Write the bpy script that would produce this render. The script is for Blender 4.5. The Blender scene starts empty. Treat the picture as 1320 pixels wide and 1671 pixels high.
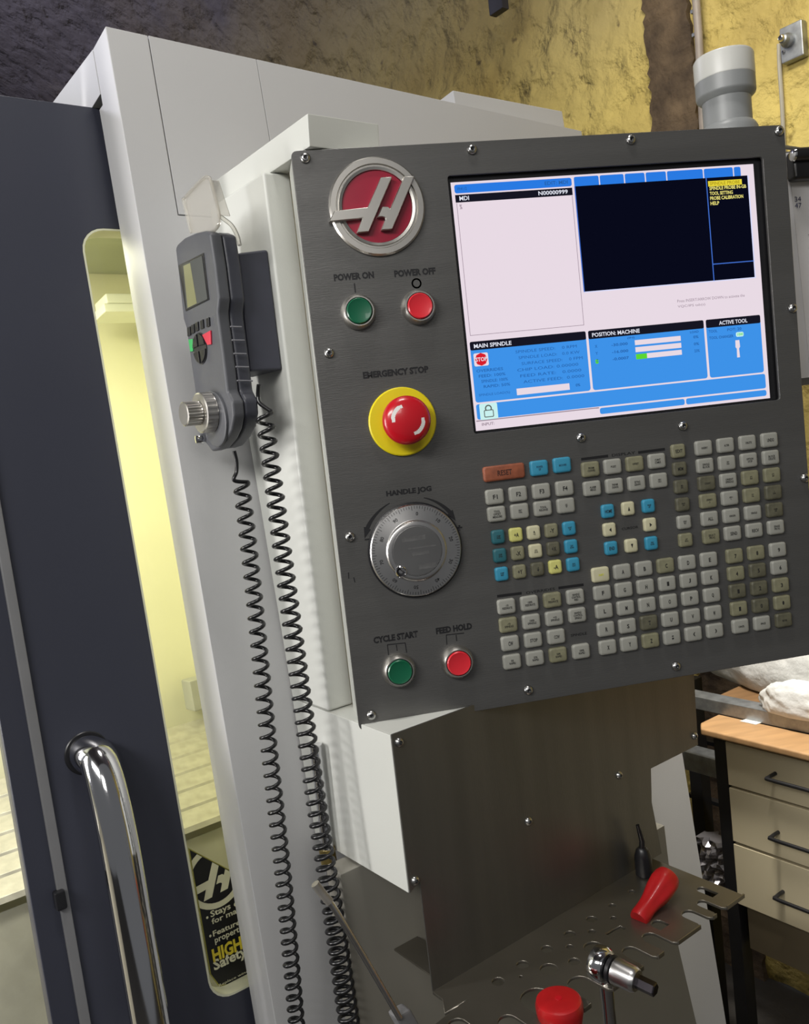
import bpy, bmesh, math, random
from mathutils import Vector, Matrix
random.seed(7)
FLOOR = 1720.0          # height in mm of the survey origin (upper left screw of the control face) above the floor
# ------------------------------------------------------------------ camera, world, lights
CAMR = (Vector((0.97799251, -0.12404604, 0.16775942)), Vector((-0.17712098, -0.06867126, 0.98179041)), Vector((-0.11026696, -0.98989739, -0.08913114)))
CAM = Vector((-80.4225, -782.3006, -251.9505)); FPX = 1400.0; CX, CY = 660.0, 835.5
def ray(x, y):
    c = Vector(((x-CX)/FPX, (y-CY)/FPX, 1.0))
    return Vector((CAMR[0].dot(c), CAMR[1].dot(c), CAMR[2].dot(c)))
def hit(x, y, P, n):                       # survey point: where the sight line of a measured pixel meets a real plane (mm)
    d = ray(x, y); return CAM + d*((P-CAM).dot(n)/d.dot(n))
def S(v): return Vector((v[0]/1000, v[1]/1000, (v[2]+FLOOR)/1000))
scn = bpy.context.scene; col = scn.collection
cam = bpy.data.cameras.new('camera'); co = bpy.data.objects.new('camera', cam); col.objects.link(co)
right = Vector([CAMR[i][0] for i in range(3)]); down = Vector([CAMR[i][1] for i in range(3)]); fwd = Vector([CAMR[i][2] for i in range(3)])
M = Matrix((right, -down, -fwd)).transposed().to_4x4(); M.translation = S(CAM); co.matrix_world = M
cam.sensor_fit = 'HORIZONTAL'; cam.sensor_width = 36; cam.lens = FPX*36/1320; cam.clip_start = .01
scn.camera = co
w = bpy.data.worlds.new('world'); scn.world = w; w.use_nodes = True
w.node_tree.nodes['Background'].inputs[0].default_value = (.95, .97, 1.0, 1); w.node_tree.nodes['Background'].inputs[1].default_value = .13
scn.view_settings.view_transform = 'Standard'; scn.view_settings.look = 'None'; scn.view_settings.exposure = 0.0; scn.view_settings.gamma = 1
try: scn.view_settings.use_curve_mapping = False
except Exception: pass
yaw = math.radians(26.4)
H = Vector((math.cos(yaw), math.sin(yaw), 0)); D = Vector((-math.sin(yaw), math.cos(yaw), 0)); Z = Vector((0, 0, 1)); X = Vector((1, 0, 0)); Y = Vector((0, 1, 0))
def M3(a, b, c): return H*a + D*b + Z*c
e3 = (D*.092 + Z*.9958).normalized(); e1 = H; e2 = e3.cross(e1)
EO = M3(-9.2, 186, 0)
def EP(a, b, c): return EO + e1*a + e2*b + e3*c
def area(name, P, T, sx, sy, power, color):
    l = bpy.data.lights.new(name, 'AREA'); l.shape = 'RECTANGLE'; l.size = sx; l.size_y = sy; l.energy = power; l.color = color
    o = bpy.data.objects.new(name, l); col.objects.link(o); o.location = S(P); d = S(T)-S(P); o.rotation_euler = d.to_track_quat('-Z', 'Y').to_euler(); return o
area('workshop_tube_light_left', M3(-1600, -620, 600), M3(0, 60, -350), 1.0, .3, 27, (1, .98, .95))
area('workshop_tube_light_overhead', Vector((60, -330, 1250)), Vector((120, 20, -200)), .35, .12, 9, (1, .97, .93))
area('added_fill_light_rear', Vector((-300, -2300, 700)), Vector((100, 0, -300)), .6, .5, 7, (1, .97, .93))  # fill light added behind the camera to brighten the left of the panel
area('added_fill_light_aisle', Vector((650, 500, 800)), Vector((1300, 900, 100)), .6, .2, 4.5, (1, .93, .80))  # fill light added in the aisle to brighten the right wall
sl = bpy.data.lights.new('added_bench_fill_spot', 'SPOT'); sl.energy = 75; sl.color = (1, .96, .88); sl.spot_size = math.radians(44); sl.spot_blend = .5; sl.shadow_soft_size = .05; slo = bpy.data.objects.new('added_bench_fill_spot', sl); col.objects.link(slo); slo.location = S(M3(600, 30, 250)); slo.rotation_euler = (S(M3(850, 60, -1000))-S(M3(600, 30, 250))).to_track_quat('-Z', 'Y').to_euler()  # unseen spot added behind the pendant to lift the bench
fl = bpy.data.lights.new('added_ceiling_fill', 'POINT'); fl.energy = 42; fl.color = (.86, .86, 1); fl.shadow_soft_size = .25; flo = bpy.data.objects.new('added_ceiling_fill', fl); col.objects.link(flo); flo.location = S(M3(-700, 3000, 1500))  # unseen point light added to keep the vault from going black
area('enclosure_worklight', EP(-260, 330, 60), EP(-200, 520, -600), .30, .12, 5.6, (1, .98, .86))
area('enclosure_worklight_low', EP(-950, 290, -250), EP(-80, 0, -350), .12, .5, 7, (1, .97, .96))

# ------------------------------------------------------------------ materials
def nodes(m): return m.node_tree.nodes, m.node_tree.links
def mat(name, c, rough=.5, metal=0, nscale=0, namp=.1, bump=0, bscale=60, stretch=None, coat=0, emit=0, spec=.5, c2=None, detail=6):
    m = bpy.data.materials.new(name); m.use_nodes = True; n, l = nodes(m); b = n['Principled BSDF']
    b.inputs['Base Color'].default_value = (*c, 1); b.inputs['Roughness'].default_value = rough; b.inputs['Metallic'].default_value = metal
    b.inputs['Specular IOR Level'].default_value = spec; b.inputs['Coat Weight'].default_value = coat
    if emit: b.inputs['Emission Color'].default_value = (*c, 1); b.inputs['Emission Strength'].default_value = emit; b.inputs['Base Color'].default_value = (0, 0, 0, 1)
    if nscale or bump:
        tc = n.new('ShaderNodeTexCoord'); mp = n.new('ShaderNodeMapping'); l.new(tc.outputs['Object'], mp.inputs[0])
        if stretch: mp.inputs['Scale'].default_value = stretch
    if nscale:
        t = n.new('ShaderNodeTexNoise'); t.inputs['Scale'].default_value = nscale; t.inputs['Detail'].default_value = detail; l.new(mp.outputs[0], t.inputs[0])
        r = n.new('ShaderNodeValToRGB'); d = c2 if c2 else tuple(v*(1-namp*3) for v in c)
        r.color_ramp.elements[0].position = .32; r.color_ramp.elements[1].position = .68
        r.color_ramp.elements[0].color = (*d, 1); r.color_ramp.elements[1].color = (*c, 1); l.new(t.outputs[0], r.inputs[0]); l.new(r.outputs[0], b.inputs['Base Color'])
    if bump:
        t = n.new('ShaderNodeTexNoise'); t.inputs['Scale'].default_value = bscale; t.inputs['Detail'].default_value = detail; l.new(mp.outputs[0], t.inputs[0])
        bp = n.new('ShaderNodeBump'); bp.inputs['Strength'].default_value = bump; bp.inputs['Distance'].default_value = .02 if bscale < 30 else .002
        l.new(t.outputs[0], bp.inputs['Height']); l.new(bp.outputs[0], b.inputs['Normal'])
    return m
def srgb(r, g, b):
    f = lambda v: (v/255/12.92) if v/255 <= .04045 else ((v/255+.055)/1.055)**2.4
    return (f(r), f(g), f(b))
paint = mat('light_grey_machine_paint', (.50, .50, .50), .42, nscale=3, namp=.02, bump=.05, bscale=700)
paint_white = mat('pale_grey_powder_coat', (.60, .61, .57), .42, nscale=4, namp=.02, bump=.05, bscale=700)
door_paint = mat('charcoal_door_paint', srgb(55, 57, 68), .38, nscale=2, namp=.04, bump=.04, bscale=600)
dark_paint = mat('dark_inside_paint', (.02, .02, .025), .6, nscale=5, namp=.1)
steel = mat('brushed_dark_stainless', (.140, .138, .133), .36, .55, nscale=3, namp=.05, bump=.12, bscale=90, stretch=(1, 1, 14))
steel2 = mat('brushed_stainless_sheet', (.21, .205, .19), .38, .85, nscale=2.5, namp=.06, bump=.10, bscale=90, stretch=(14, 14, 1))
steel_tray = mat('tray_stainless', (.27, .25, .21), .32, .85, nscale=8, namp=.08, bump=.06, bscale=120)
lower_steel = mat('lower_cover_metal', (.33, .315, .27), .5, .15, nscale=2.5, namp=.06)
chrome = mat('polished_chrome', (.72, .72, .74), .10, 1, nscale=5, namp=.02)
satin = mat('satin_nickel', (.60, .58, .54), .36, 1, nscale=20, namp=.03)
alum = mat('satin_aluminium', (.62, .61, .60), .30, 1, nscale=30, namp=.03)
alum_dark = mat('brushed_aluminium_cap', (.36, .355, .35), .38, 1, nscale=14, namp=.08)
screw_m = mat('screw_steel', (.55, .55, .54), .28, 1, nscale=40, namp=.05)
black = mat('black_plastic', (.012, .012, .014), .35, nscale=30, namp=.1)
ink = mat('black_ink', (.006, .006, .008), .6, nscale=30, namp=.1)
rubber = mat('black_cord_rubber', (.010, .010, .011), .28, nscale=50, namp=.1)
remote_m = mat('dark_grey_remote_plastic', (.085, .088, .098), .48, nscale=60, namp=.03, bump=.08, bscale=900)
remote_side = mat('slate_remote_side', (.045, .047, .060), .42, nscale=60, namp=.03, bump=.08, bscale=900)
cradle_m = mat('slate_holder_plastic', (.040, .042, .060), .5, nscale=30, namp=.05)
red_em = mat('emblem_red_enamel', srgb(150, 28, 52), .30, nscale=30, namp=.03, coat=.4)
green_cap = mat('green_button_plastic', srgb(8, 92, 62), .35, nscale=40, namp=.04, coat=.2)
red_cap = mat('red_button_plastic', srgb(215, 40, 52), .35, nscale=40, namp=.03, coat=.2)
red_mush = mat('red_mushroom_plastic', srgb(190, 20, 34), .28, nscale=30, namp=.03, coat=.3)
yellow = mat('yellow_collar_plastic', srgb(226, 208, 10), .45, nscale=30, namp=.03)
white_m = mat('white_print', (.75, .75, .72), .5, nscale=50, namp=.03)
key_m = mat('grey_key_rubber', srgb(150, 150, 142), .55, nscale=60, namp=.03)
key_worn = mat('worn_olive_key_rubber', srgb(134, 132, 106), .55, nscale=90, namp=.12)
key_dirt = mat('soiled_dark_key_rubber', srgb(100, 98, 80), .55, nscale=110, namp=.15)
key_blue = mat('blue_key_rubber', srgb(52, 140, 172), .5, nscale=60, namp=.03)
key_teal = mat('faded_teal_key_rubber', srgb(40, 98, 108), .5, nscale=60, namp=.05)
key_cream = mat('cream_key_rubber', srgb(196, 192, 160), .55, nscale=90, namp=.05)
key_yel = mat('yellowed_key_rubber', srgb(205, 203, 120), .55, nscale=60, namp=.08)
key_red = mat('worn_orange_reset_rubber', srgb(150, 84, 58), .5, nscale=130, namp=.12)
lens_w = mat('frosted_beacon_lens', (.62, .62, .58), .35, nscale=30, namp=.02)
beacon_g = mat('grey_beacon_plastic', (.27, .28, .28), .4, nscale=30, namp=.02)
wood = mat('worn_beech_worktop', srgb(186, 146, 102), .5, nscale=9, namp=.08, stretch=(1, 7, 1), bump=.05, bscale=90)
wood_d = mat('brown_shelf_board', srgb(128, 96, 62), .6, nscale=9, namp=.1, stretch=(1, 7, 1))
drawer_m = mat('beige_drawer_paint', srgb(205, 193, 162), .45, nscale=4, namp=.03)
galv = mat('galvanised_steel', (.40, .42, .44), .42, .8, nscale=60, namp=.12)
cloth = mat('white_cotton_cloth', (.70, .70, .68), .85, nscale=12, namp=.04, bump=.35, bscale=22)
paper = mat('white_paper', (.75, .74, .75), .7, nscale=20, namp=.02)
brass = mat('aged_brass', (.55, .42, .15), .35, 1, nscale=60, namp=.1)
red_handle = mat('red_handle_plastic', srgb(178, 22, 26), .38, nscale=60, namp=.06, bump=.06, bscale=300, coat=.2)
lamp_in = mat('interior_lamp_housing', (.75, .76, .62), .4, nscale=20, namp=.03)
inner_wall = mat('cream_interior_liner', (.72, .70, .47), .5, nscale=5, namp=.03)
way = mat('way_cover_steel', (.50, .48, .40), .42, .55, nscale=50, namp=.08, stretch=(1, 1, .2), bump=.1, bscale=200)
chute = mat('chute_steel', (.36, .35, .28), .45, .6, nscale=14, namp=.10, bump=.05, bscale=120)
speck = mat('chip_speckled_sheet', (.40, .37, .28), .6, .3, nscale=160, c2=(.22, .20, .15), bump=.2, bscale=200)
clear = bpy.data.materials.new('clear_plastic'); clear.use_nodes = True
def glass_mat(m, tint, gl, rough=.08, diff=0, dcol=(.8, .8, .75)):
    n, l = nodes(m); n.clear(); o = n.new('ShaderNodeOutputMaterial'); t = n.new('ShaderNodeBsdfTransparent'); t.inputs[0].default_value = (*tint, 1)
    g = n.new('ShaderNodeBsdfGlossy'); g.inputs['Roughness'].default_value = rough; mx = n.new('ShaderNodeMixShader'); fr = n.new('ShaderNodeFresnel'); fr.inputs[0].default_value = 1.45
    mm = n.new('ShaderNodeMath'); mm.operation = 'MULTIPLY'; mm.inputs[1].default_value = gl; l.new(fr.outputs[0], mm.inputs[0]); l.new(mm.outputs[0], mx.inputs[0])
    l.new(t.outputs[0], mx.inputs[1]); l.new(g.outputs[0], mx.inputs[2]); last = mx
    if diff:
        d = n.new('ShaderNodeBsdfDiffuse'); d.inputs[0].default_value = (*dcol, 1); m2 = n.new('ShaderNodeMixShader'); m2.inputs[0].default_value = diff
        l.new(mx.outputs[0], m2.inputs[1]); l.new(d.outputs[0], m2.inputs[2]); last = m2
    l.new(last.outputs[0], o.inputs[0])
glass_mat(clear, (.97, .96, .93), .8, .12, .14, (.95, .93, .88))
pane_m = bpy.data.materials.new('polycarbonate_pane'); pane_m.use_nodes = True; glass_mat(pane_m, (.96, .96, .86), .6)
wrap_m = bpy.data.materials.new('cloudy_plastic_wrap'); wrap_m.use_nodes = True; glass_mat(wrap_m, (.8, .8, .8), 1.0, .2, .45, (.5, .48, .5))
def emis(name, c, s=1.0): return mat('screen_'+name, c, emit=s, rough=1, spec=0)
SC = {'white': emis('pale_pink', srgb(232, 218, 228), 1.0), 'blue': emis('blue', srgb(62, 146, 232)), 'tab': emis('deep_blue', srgb(42, 122, 226)), 'navy': emis('navy', srgb(8, 10, 26)),
      'black': emis('black', srgb(22, 22, 34)), 'line': emis('line_blue', srgb(66, 110, 205)), 'edge': emis('edge_lilac', srgb(214, 218, 250)), 'yellow': emis('yellow', srgb(232, 214, 60)), 'ytext': emis('pale_yellow', srgb(240, 230, 130)),
      'red': emis('red', srgb(214, 30, 44)), 'green': emis('green', srgb(92, 214, 50)), 'dtext': emis('dim_blue_text', srgb(38, 96, 168)), 'gtext': emis('grey_text', srgb(150, 132, 146)), 'mint': emis('pale_mint', srgb(200, 240, 238)), 'wtext': emis('white_text', srgb(225, 228, 240)),
      'lock': emis('lock_grey', srgb(90, 96, 92)), 'olive': emis('dark_text_on_yellow', srgb(170, 150, 30))}
def foam_material():
    m = bpy.data.materials.new('sprayed_yellow_foam'); m.use_nodes = True; n, l = nodes(m); b = n['Principled BSDF']; b.inputs['Roughness'].default_value = .75
    tc = n.new('ShaderNodeTexCoord'); t = n.new('ShaderNodeTexNoise'); t.inputs['Scale'].default_value = 2.2; t.inputs['Detail'].default_value = 8; l.new(tc.outputs['Object'], t.inputs[0])
    r = n.new('ShaderNodeValToRGB'); e = r.color_ramp.elements; e[0].position = .30; e[0].color = (*srgb(150, 128, 70), 1); e[1].position = .62; e[1].color = (*srgb(218, 196, 112), 1)
    l.new(t.outputs[0], r.inputs[0])
    t2 = n.new('ShaderNodeTexNoise'); t2.inputs['Scale'].default_value = 28; t2.inputs['Detail'].default_value = 5; l.new(tc.outputs['Object'], t2.inputs[0])
    r2 = n.new('ShaderNodeValToRGB'); r2.color_ramp.elements[0].position = .27; r2.color_ramp.elements[0].color = (.25, .22, .12, 1); r2.color_ramp.elements[1].position = .36; r2.color_ramp.elements[1].color = (1, 1, 1, 1)
    l.new(t2.outputs[0], r2.inputs[0]); mx = n.new('ShaderNodeMixRGB'); mx.blend_type = 'MULTIPLY'; mx.inputs[0].default_value = .8; l.new(r.outputs[0], mx.inputs[1]); l.new(r2.outputs[0], mx.inputs[2])
    ge = n.new('ShaderNodeNewGeometry'); sx = n.new('ShaderNodeSeparateXYZ'); l.new(ge.outputs['Position'], sx.inputs[0])
    aa = n.new('ShaderNodeMath'); aa.operation = 'MULTIPLY_ADD'; aa.inputs[1].default_value = .9; l.new(t.outputs[0], aa.inputs[0]); l.new(sx.outputs[2], aa.inputs[2])
    mr = n.new('ShaderNodeMapRange'); mr.inputs['From Min'].default_value = 2.75; mr.inputs['From Max'].default_value = 3.75; l.new(aa.outputs[0], mr.inputs[0])
    m3 = n.new('ShaderNodeMixRGB'); m3.inputs[2].default_value = (*srgb(112, 106, 114), 1); l.new(mr.outputs[0], m3.inputs[0]); l.new(mx.outputs[0], m3.inputs[1]); l.new(m3.outputs[0], b.inputs['Base Color'])
    v = n.new('ShaderNodeTexVoronoi'); v.feature = 'SMOOTH_F1'; v.inputs['Scale'].default_value = 11; t3 = n.new('ShaderNodeTexNoise'); t3.inputs['Scale'].default_value = 9; t3.inputs['Detail'].default_value = 7; l.new(tc.outputs['Object'], t3.inputs[0])
    vm = n.new('ShaderNodeMixRGB'); vm.inputs[0].default_value = .22; l.new(tc.outputs['Object'], vm.inputs[1]); l.new(t3.outputs['Color'], vm.inputs[2]); l.new(vm.outputs[0], v.inputs['Vector'])
    ad = n.new('ShaderNodeMath'); ad.operation = 'ADD'; l.new(v.outputs['Distance'], ad.inputs[0]); l.new(t3.outputs[0], ad.inputs[1])
    bp = n.new('ShaderNodeBump'); bp.inputs['Strength'].default_value = .9; bp.inputs['Distance'].default_value = .04; l.new(ad.outputs[0], bp.inputs['Height']); l.new(bp.outputs[0], b.inputs['Normal'])
    return m
foam = foam_material()
conc = mat('brown_rough_concrete', srgb(112, 94, 72), .9, nscale=14, c2=srgb(66, 54, 42), bump=.9, bscale=18)
ceil_m = mat('grey_vault_concrete', srgb(112, 106, 112), .85, nscale=1.2, c2=srgb(78, 74, 84), bump=.5, bscale=6)
floor_m = mat('dark_concrete_floor', (.06, .055, .05), .6, nscale=6, namp=.1, bump=.3, bscale=20)

# ------------------------------------------------------------------ mesh helpers (all geometry in mm, world frame)
def finish(name, bm, m, parent=None, smooth=35):
    bmesh.ops.recalc_face_normals(bm, faces=bm.faces); me = bpy.data.meshes.new(name)
    for v in bm.verts: v.co = S(v.co)
    c = Vector((0, 0, 0))
    if bm.verts:
        lo = Vector([min(v.co[i] for v in bm.verts) for i in range(3)]); hi = Vector([max(v.co[i] for v in bm.verts) for i in range(3)]); c = (lo+hi)/2
    for v in bm.verts: v.co -= c
    bm.to_mesh(me); bm.free(); me.materials.append(m); o = bpy.data.objects.new(name, me); col.objects.link(o); o.location = c
    if smooth:
        for p in me.polygons: p.use_smooth = True
        me.set_sharp_from_angle(angle=math.radians(smooth))
        if smooth < 100: wm_ = o.modifiers.new('weighted_normals', 'WEIGHTED_NORMAL'); wm_.keep_sharp = True; wm_.weight = 80
    if parent: adopt(o, parent)
    return o
def adopt(o, p):
    o.parent = p; o.matrix_parent_inverse = wm(p).inverted()
def wm(o):
    m = Matrix.LocRotScale(o.location, o.rotation_euler, o.scale)
    return wm(o.parent) @ o.matrix_parent_inverse @ m if o.parent else m
def tag(o, label, cat, group=None):
    o['label'] = label; o['category'] = cat
    if group: o['group'] = group
    return o
def thing(name, P, label, cat, group=None):
    o = bpy.data.objects.new(name, None); col.objects.link(o); o.location = S(P); o.empty_display_size = .05; return tag(o, label, cat, group)
def prism(bm, pts, vec, bev=0, seg=2):     # polygon of 3-D points pushed along vec, edges rounded by bev
    n = len(pts); a = [bm.verts.new(p) for p in pts]; b = [bm.verts.new(Vector(p)+vec) for p in pts]
    fs = [bm.faces.new(a), bm.faces.new(b[::-1])]+[bm.faces.new((a[i], b[i], b[(i+1) % n], a[(i+1) % n])) for i in range(n)]
    if bev:
        bmesh.ops.recalc_face_normals(bm, faces=fs); ed = list({e for f in fs for e in f.edges if len(e.link_faces) == 2 and e.calc_face_angle(0) > .5})
        bmesh.ops.bevel(bm, geom=ed, offset=bev, segments=seg, profile=.5, affect='EDGES', clamp_overlap=True)
def box(bm, O, A, B, C, bev=0, seg=2):     # corner O, edge vectors A, B, C
    prism(bm, [O, O+A, O+A+B, O+B], C, bev, seg)
def frame(ax):
    ax = ax.normalized(); t = Vector((0, 0, 1)) if abs(ax.z) < .9 else Vector((1, 0, 0)); u = t.cross(ax).normalized(); return u, ax.cross(u), ax
def lathe(bm, c, ax, prof, seg=40, sx=1, sy=1, ref=None):
    u, v, ax = frame(ax); rings = []
    for r, h in prof:
        if r < 1e-6: rings.append([bm.verts.new(c+ax*h)])
        else: rings.append([bm.verts.new(c+ax*h+(u*math.cos(2*math.pi*i/seg)*sx+v*math.sin(2*math.pi*i/seg)*sy)*r) for i in range(seg)])
    for a, b in zip(rings, rings[1:]):
        for i in range(seg):
            j = (i+1) % seg
            if len(a) == 1 and len(b) == 1: continue
            if len(a) == 1: bm.faces.new((a[0], b[i], b[j]))
            elif len(b) == 1: bm.faces.new((a[i], b[0], a[j]))
            else: bm.faces.new((a[i], b[i], b[j], a[j]))
def tube(bm, pts, r, seg=12, cap=True):
    pts = [Vector(p) for p in pts]; n = len(pts); prev = None; rings = []; rr = r if isinstance(r, (list, tuple)) else [r]*n
    for i, p in enumerate(pts):
        t = (pts[min(i+1, n-1)]-pts[max(i-1, 0)]).normalized()
        if prev is None: u, v, _ = frame(t)
        else: u = (prev-t*prev.dot(t)).normalized(); v = t.cross(u)
        prev = u; rings.append([bm.verts.new(p+(u*math.cos(2*math.pi*k/seg)+v*math.sin(2*math.pi*k/seg))*rr[i]) for k in range(seg)])
    for a, b in zip(rings, rings[1:]):
        for k in range(seg): bm.faces.new((a[k], a[(k+1) % seg], b[(k+1) % seg], b[k]))
    if cap: bm.faces.new(rings[0][::-1]); bm.faces.new(rings[-1])
def P1(name, fn, m, parent=None, smooth=35):
    bm = bmesh.new(); fn(bm); return finish(name, bm, m, parent, smooth)
def smoothpath(pts, n=8):                  # Catmull-Rom
    pts = [Vector(p) for p in pts]; out = []
    for i in range(len(pts)-1):
        p0, p1, p2, p3 = pts[max(i-1, 0)], pts[i], pts[i+1], pts[min(i+2, len(pts)-1)]
        for k in range(n):
            t = k/n; out.append(.5*((2*p1)+(p2-p0)*t+(2*p0-5*p1+4*p2-p3)*t*t+(3*p1-p0-3*p2+p3)*t**3))
    return out+[pts[-1]]
def roundrect(w, h, r, k=5, cx=0, cy=0):
    out = []
    for sx, sy, a in ((1, 1, 0), (-1, 1, 90), (-1, -1, 180), (1, -1, 270)):
        for i in range(k+1):
            t = math.radians(a+90*i/k); out.append((cx+sx*(w/2-r)+r*math.cos(t), cy+sy*(h/2-r)+r*math.sin(t)))
    return out
def circ(cx, cy, r, n=20): return [(cx+r*math.cos(2*math.pi*i/n), cy+r*math.sin(2*math.pi*i/n)) for i in range(n)]
def plate(name, loops, O, A, B, thick, m, parent=None, bev=0):     # flat sheet with real holes: first loop outer, others cut-outs; front face at O, body behind
    cu = bpy.data.curves.new(name, 'CURVE'); cu.dimensions = '2D'; cu.fill_mode = 'BOTH'; cu.extrude = thick/2000; cu.bevel_depth = bev/1000; cu.bevel_resolution = 1
    for lp in loops:
        sp = cu.splines.new('POLY'); sp.points.add(len(lp)-1); sp.use_cyclic_u = True
        for p, (x, y) in zip(sp.points, lp): p.co = (x/1000, y/1000, 0, 1)
    tmp = bpy.data.objects.new('t', cu); me = bpy.data.meshes.new_from_object(tmp); bpy.data.objects.remove(tmp)
    A = A.normalized(); B = B.normalized(); N = A.cross(B); R = Matrix((A, B, N)).transposed().to_4x4(); R.translation = S(O)-N*(thick/2000)
    me.transform(R); c = sum((v.co for v in me.vertices), Vector())/max(1, len(me.vertices)); me.transform(Matrix.Translation(-c))
    me.materials.clear(); me.materials.append(m); o = bpy.data.objects.new(name, me); col.objects.link(o); o.location = c
    if parent: adopt(o, parent)
    return o
TXT = {}
def text(name, body, m, parent, O, A, B, width=None, height=3, bold=.0, align='CENTER', thick=.15):
    key = (body, bold)                     # mesh of the string, 1 unit high, measured box
    if key not in TXT:
        cu = bpy.data.curves.new('t', 'FONT'); cu.body = body; cu.size = 1; cu.offset = bold; cu.resolution_u = 2; cu.space_line = .9; cu.align_x = 'CENTER'
        tmp = bpy.data.objects.new('t', cu); me = bpy.data.meshes.new_from_object(tmp); bpy.data.objects.remove(tmp)
        xs = [v.co.x for v in me.vertices]; ys = [v.co.y for v in me.vertices]; TXT[key] = (me, min(xs), max(xs), min(ys), max(ys))
    me0, x0, x1, y0, y1 = TXT[key]; me = me0.copy(); me.name = name
    sy = height/(y1-y0); sx = (width/(x1-x0)) if width else sy
    ox = {'CENTER': (x0+x1)/2, 'LEFT': x0, 'RIGHT': x1}[align]; A = A.normalized(); B = B.normalized(); N = A.cross(B)
    R = Matrix((A, B, N)).transposed().to_4x4(); sc = Matrix.Diagonal((sx/1000, sy/1000, 1, 1)); me.transform(R @ sc @ Matrix.Translation((-ox, -(y0+y1)/2, 0)))
    me.materials.clear(); me.materials.append(m); o = bpy.data.objects.new(name, me); col.objects.link(o); o.location = S(O)+N*(thick/1000)
    if parent: adopt(o, parent)
    return o

# ------------------------------------------------------------------ the setting: vaulted foam-sprayed workshop
az = -yaw; wd = Vector((math.sin(az), math.cos(az), 0)); wn = Vector((-math.cos(az), math.sin(az), 0))    # along the wall, and from the wall into the room
f0 = hit(1161, 1193, Vector((0, 0, -820)), Z); w0 = f0 - wn*600
def WP(s, n, z): p = w0+wd*s+wn*n; return Vector((p.x, p.y, z))
sB = 0
def vault(bm, prof, s0, s1, ns, jitter):
    rows = []
    for i in range(ns+1):
        s = s0+(s1-s0)*i/ns; rows.append([bm.verts.new(WP(s, n+random.uniform(-jitter, jitter), z+random.uniform(-jitter, jitter))) for n, z in prof])
    for a, b in zip(rows, rows[1:]):
        for k in range(len(prof)-1): bm.faces.new((a[k], a[k+1], b[k+1], b[k]))
wallprof = [(0, -FLOOR+z) for z in range(0, 2550, 50)]+[(2500*(1-math.cos(t)), 820+1500*math.sin(t)) for t in [math.radians(a) for a in range(0, 50, 2)]]
ceilprof = [(2500*(1-math.cos(t)), 820+1500*math.sin(t)) for t in [math.radians(a) for a in range(48, 134, 4)]]
o = P1('wall_right', lambda bm: vault(bm, wallprof, -2200, 5200, 120, 6), foam, smooth=180); o['kind'] = 'structure'
o = P1('ceiling', lambda bm: vault(bm, ceilprof, -2200, 5200, 60, 10), ceil_m, smooth=180); o['kind'] = 'structure'
o = P1('wall_back', lambda bm: box(bm, WP(5200, -60, -FLOOR), wn*5100, Z*4200, wd*80), ceil_m); o['kind'] = 'structure'
o = P1('floor', lambda bm: box(bm, WP(-2200, -40, -FLOOR-60), wn*5100, Z*60, wd*7450), floor_m); o['kind'] = 'structure'
# brown concrete pier on the wall
def wallhit(x, y, n=0): return hit(x, y, w0+wn*n, wn)
def ws(p): return (p-w0).dot(wd)
pa, pb = ws(wallhit(1058, 120, 12)), ws(wallhit(1132, 120, 12))
def pier(bm):
    zs = [-FLOOR+i*15 for i in range(170)]+[820+1500*math.sin(math.radians(a)) for a in range(2, 50, 2)]
    ns = [0]*170+[2500*(1-math.cos(math.radians(a))) for a in range(2, 50, 2)]; L = []
    for z, n in zip(zs, ns):
        j1, j2 = random.uniform(-7, 7), random.uniform(-5, 5)
        L.append([bm.verts.new(WP(s, n+d+random.uniform(-4, 4) if d > 0 else n+d, z)) for s, d in ((pa+j1, -20), (pa+j1, 14), ((2*pa+pb)/3, 18), ((pa+2*pb)/3, 16), (pb+j2, 14), (pb+j2, -20))])
    for a, b in zip(L, L[1:]):
        for k in range(5): bm.faces.new((a[k], a[k+1], b[k+1], b[k]))
o = P1('trim_1', pier, conc, smooth=20); o['kind'] = 'structure'; 

# ------------------------------------------------------------------ milling machine enclosure (E frame)
mach = thing('milling_machine', EP(200, 300, -1650), 'large light grey enclosed milling machine with charcoal sliding door and lit interior', 'machine')
ZB = -1640
def CPt(x, y, off=0): return hit(x, y, EO+e2*off, e2)
def ecoord(p): q = p-EO; return q.dot(e1), q.dot(e2), q.dot(e3)
xl, xr = -78, 618
zt = lambda x: 185+(x+78)/(696)*(163-185)
TH = 44
def epl(pts): return [EP(a, 0, c) for a, c in pts]
P1('front_panel', lambda bm: prism(bm, epl([(xl, ZB), (xr, ZB), (xr, -2.6), (-34.8, -2.6), (-34.8, zt(-35)), (xl, zt(xl))]), e2*TH, 1.2), paint, mach)
P1('front_panel', lambda bm: prism(bm, epl([(-34, -1.6), (88.2, -1.6), (88.2, zt(88)), (-34, zt(-34))]), e2*TH, .5), paint, mach)
P1('front_panel', lambda bm: prism(bm, epl([(88.8, -1.6), (xr, -1.6), (xr, zt(xr)), (88.8, zt(88))]), e2*TH, .5), paint, mach)
P1('header_panel', lambda bm: prism(bm, [EP(xl, TH+.5, 138), EP(xl, TH+.5, 185), EP(xl, 210, 204), EP(xl, 330, 204), EP(xl, 330, 138)], e1*690, .6), paint, mach)
P1('roof_box', lambda bm: box(bm, (lambda p: p)(CPt(742, 166, 30)-e3*20), e1*215, e2*180, e3*36, 1.5), paint, mach)
P1('side_panel', lambda bm: box(bm, EP(xr-4, TH+.5, ZB), e1*4, e2*900, e3*1800, .5), paint, mach)
P1('dark_gap_liner', lambda bm: box(bm, EP(xl+3, TH+.2, ZB), e1*2, e2*18, e3*(1700+70), 0), paint, mach)
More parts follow.
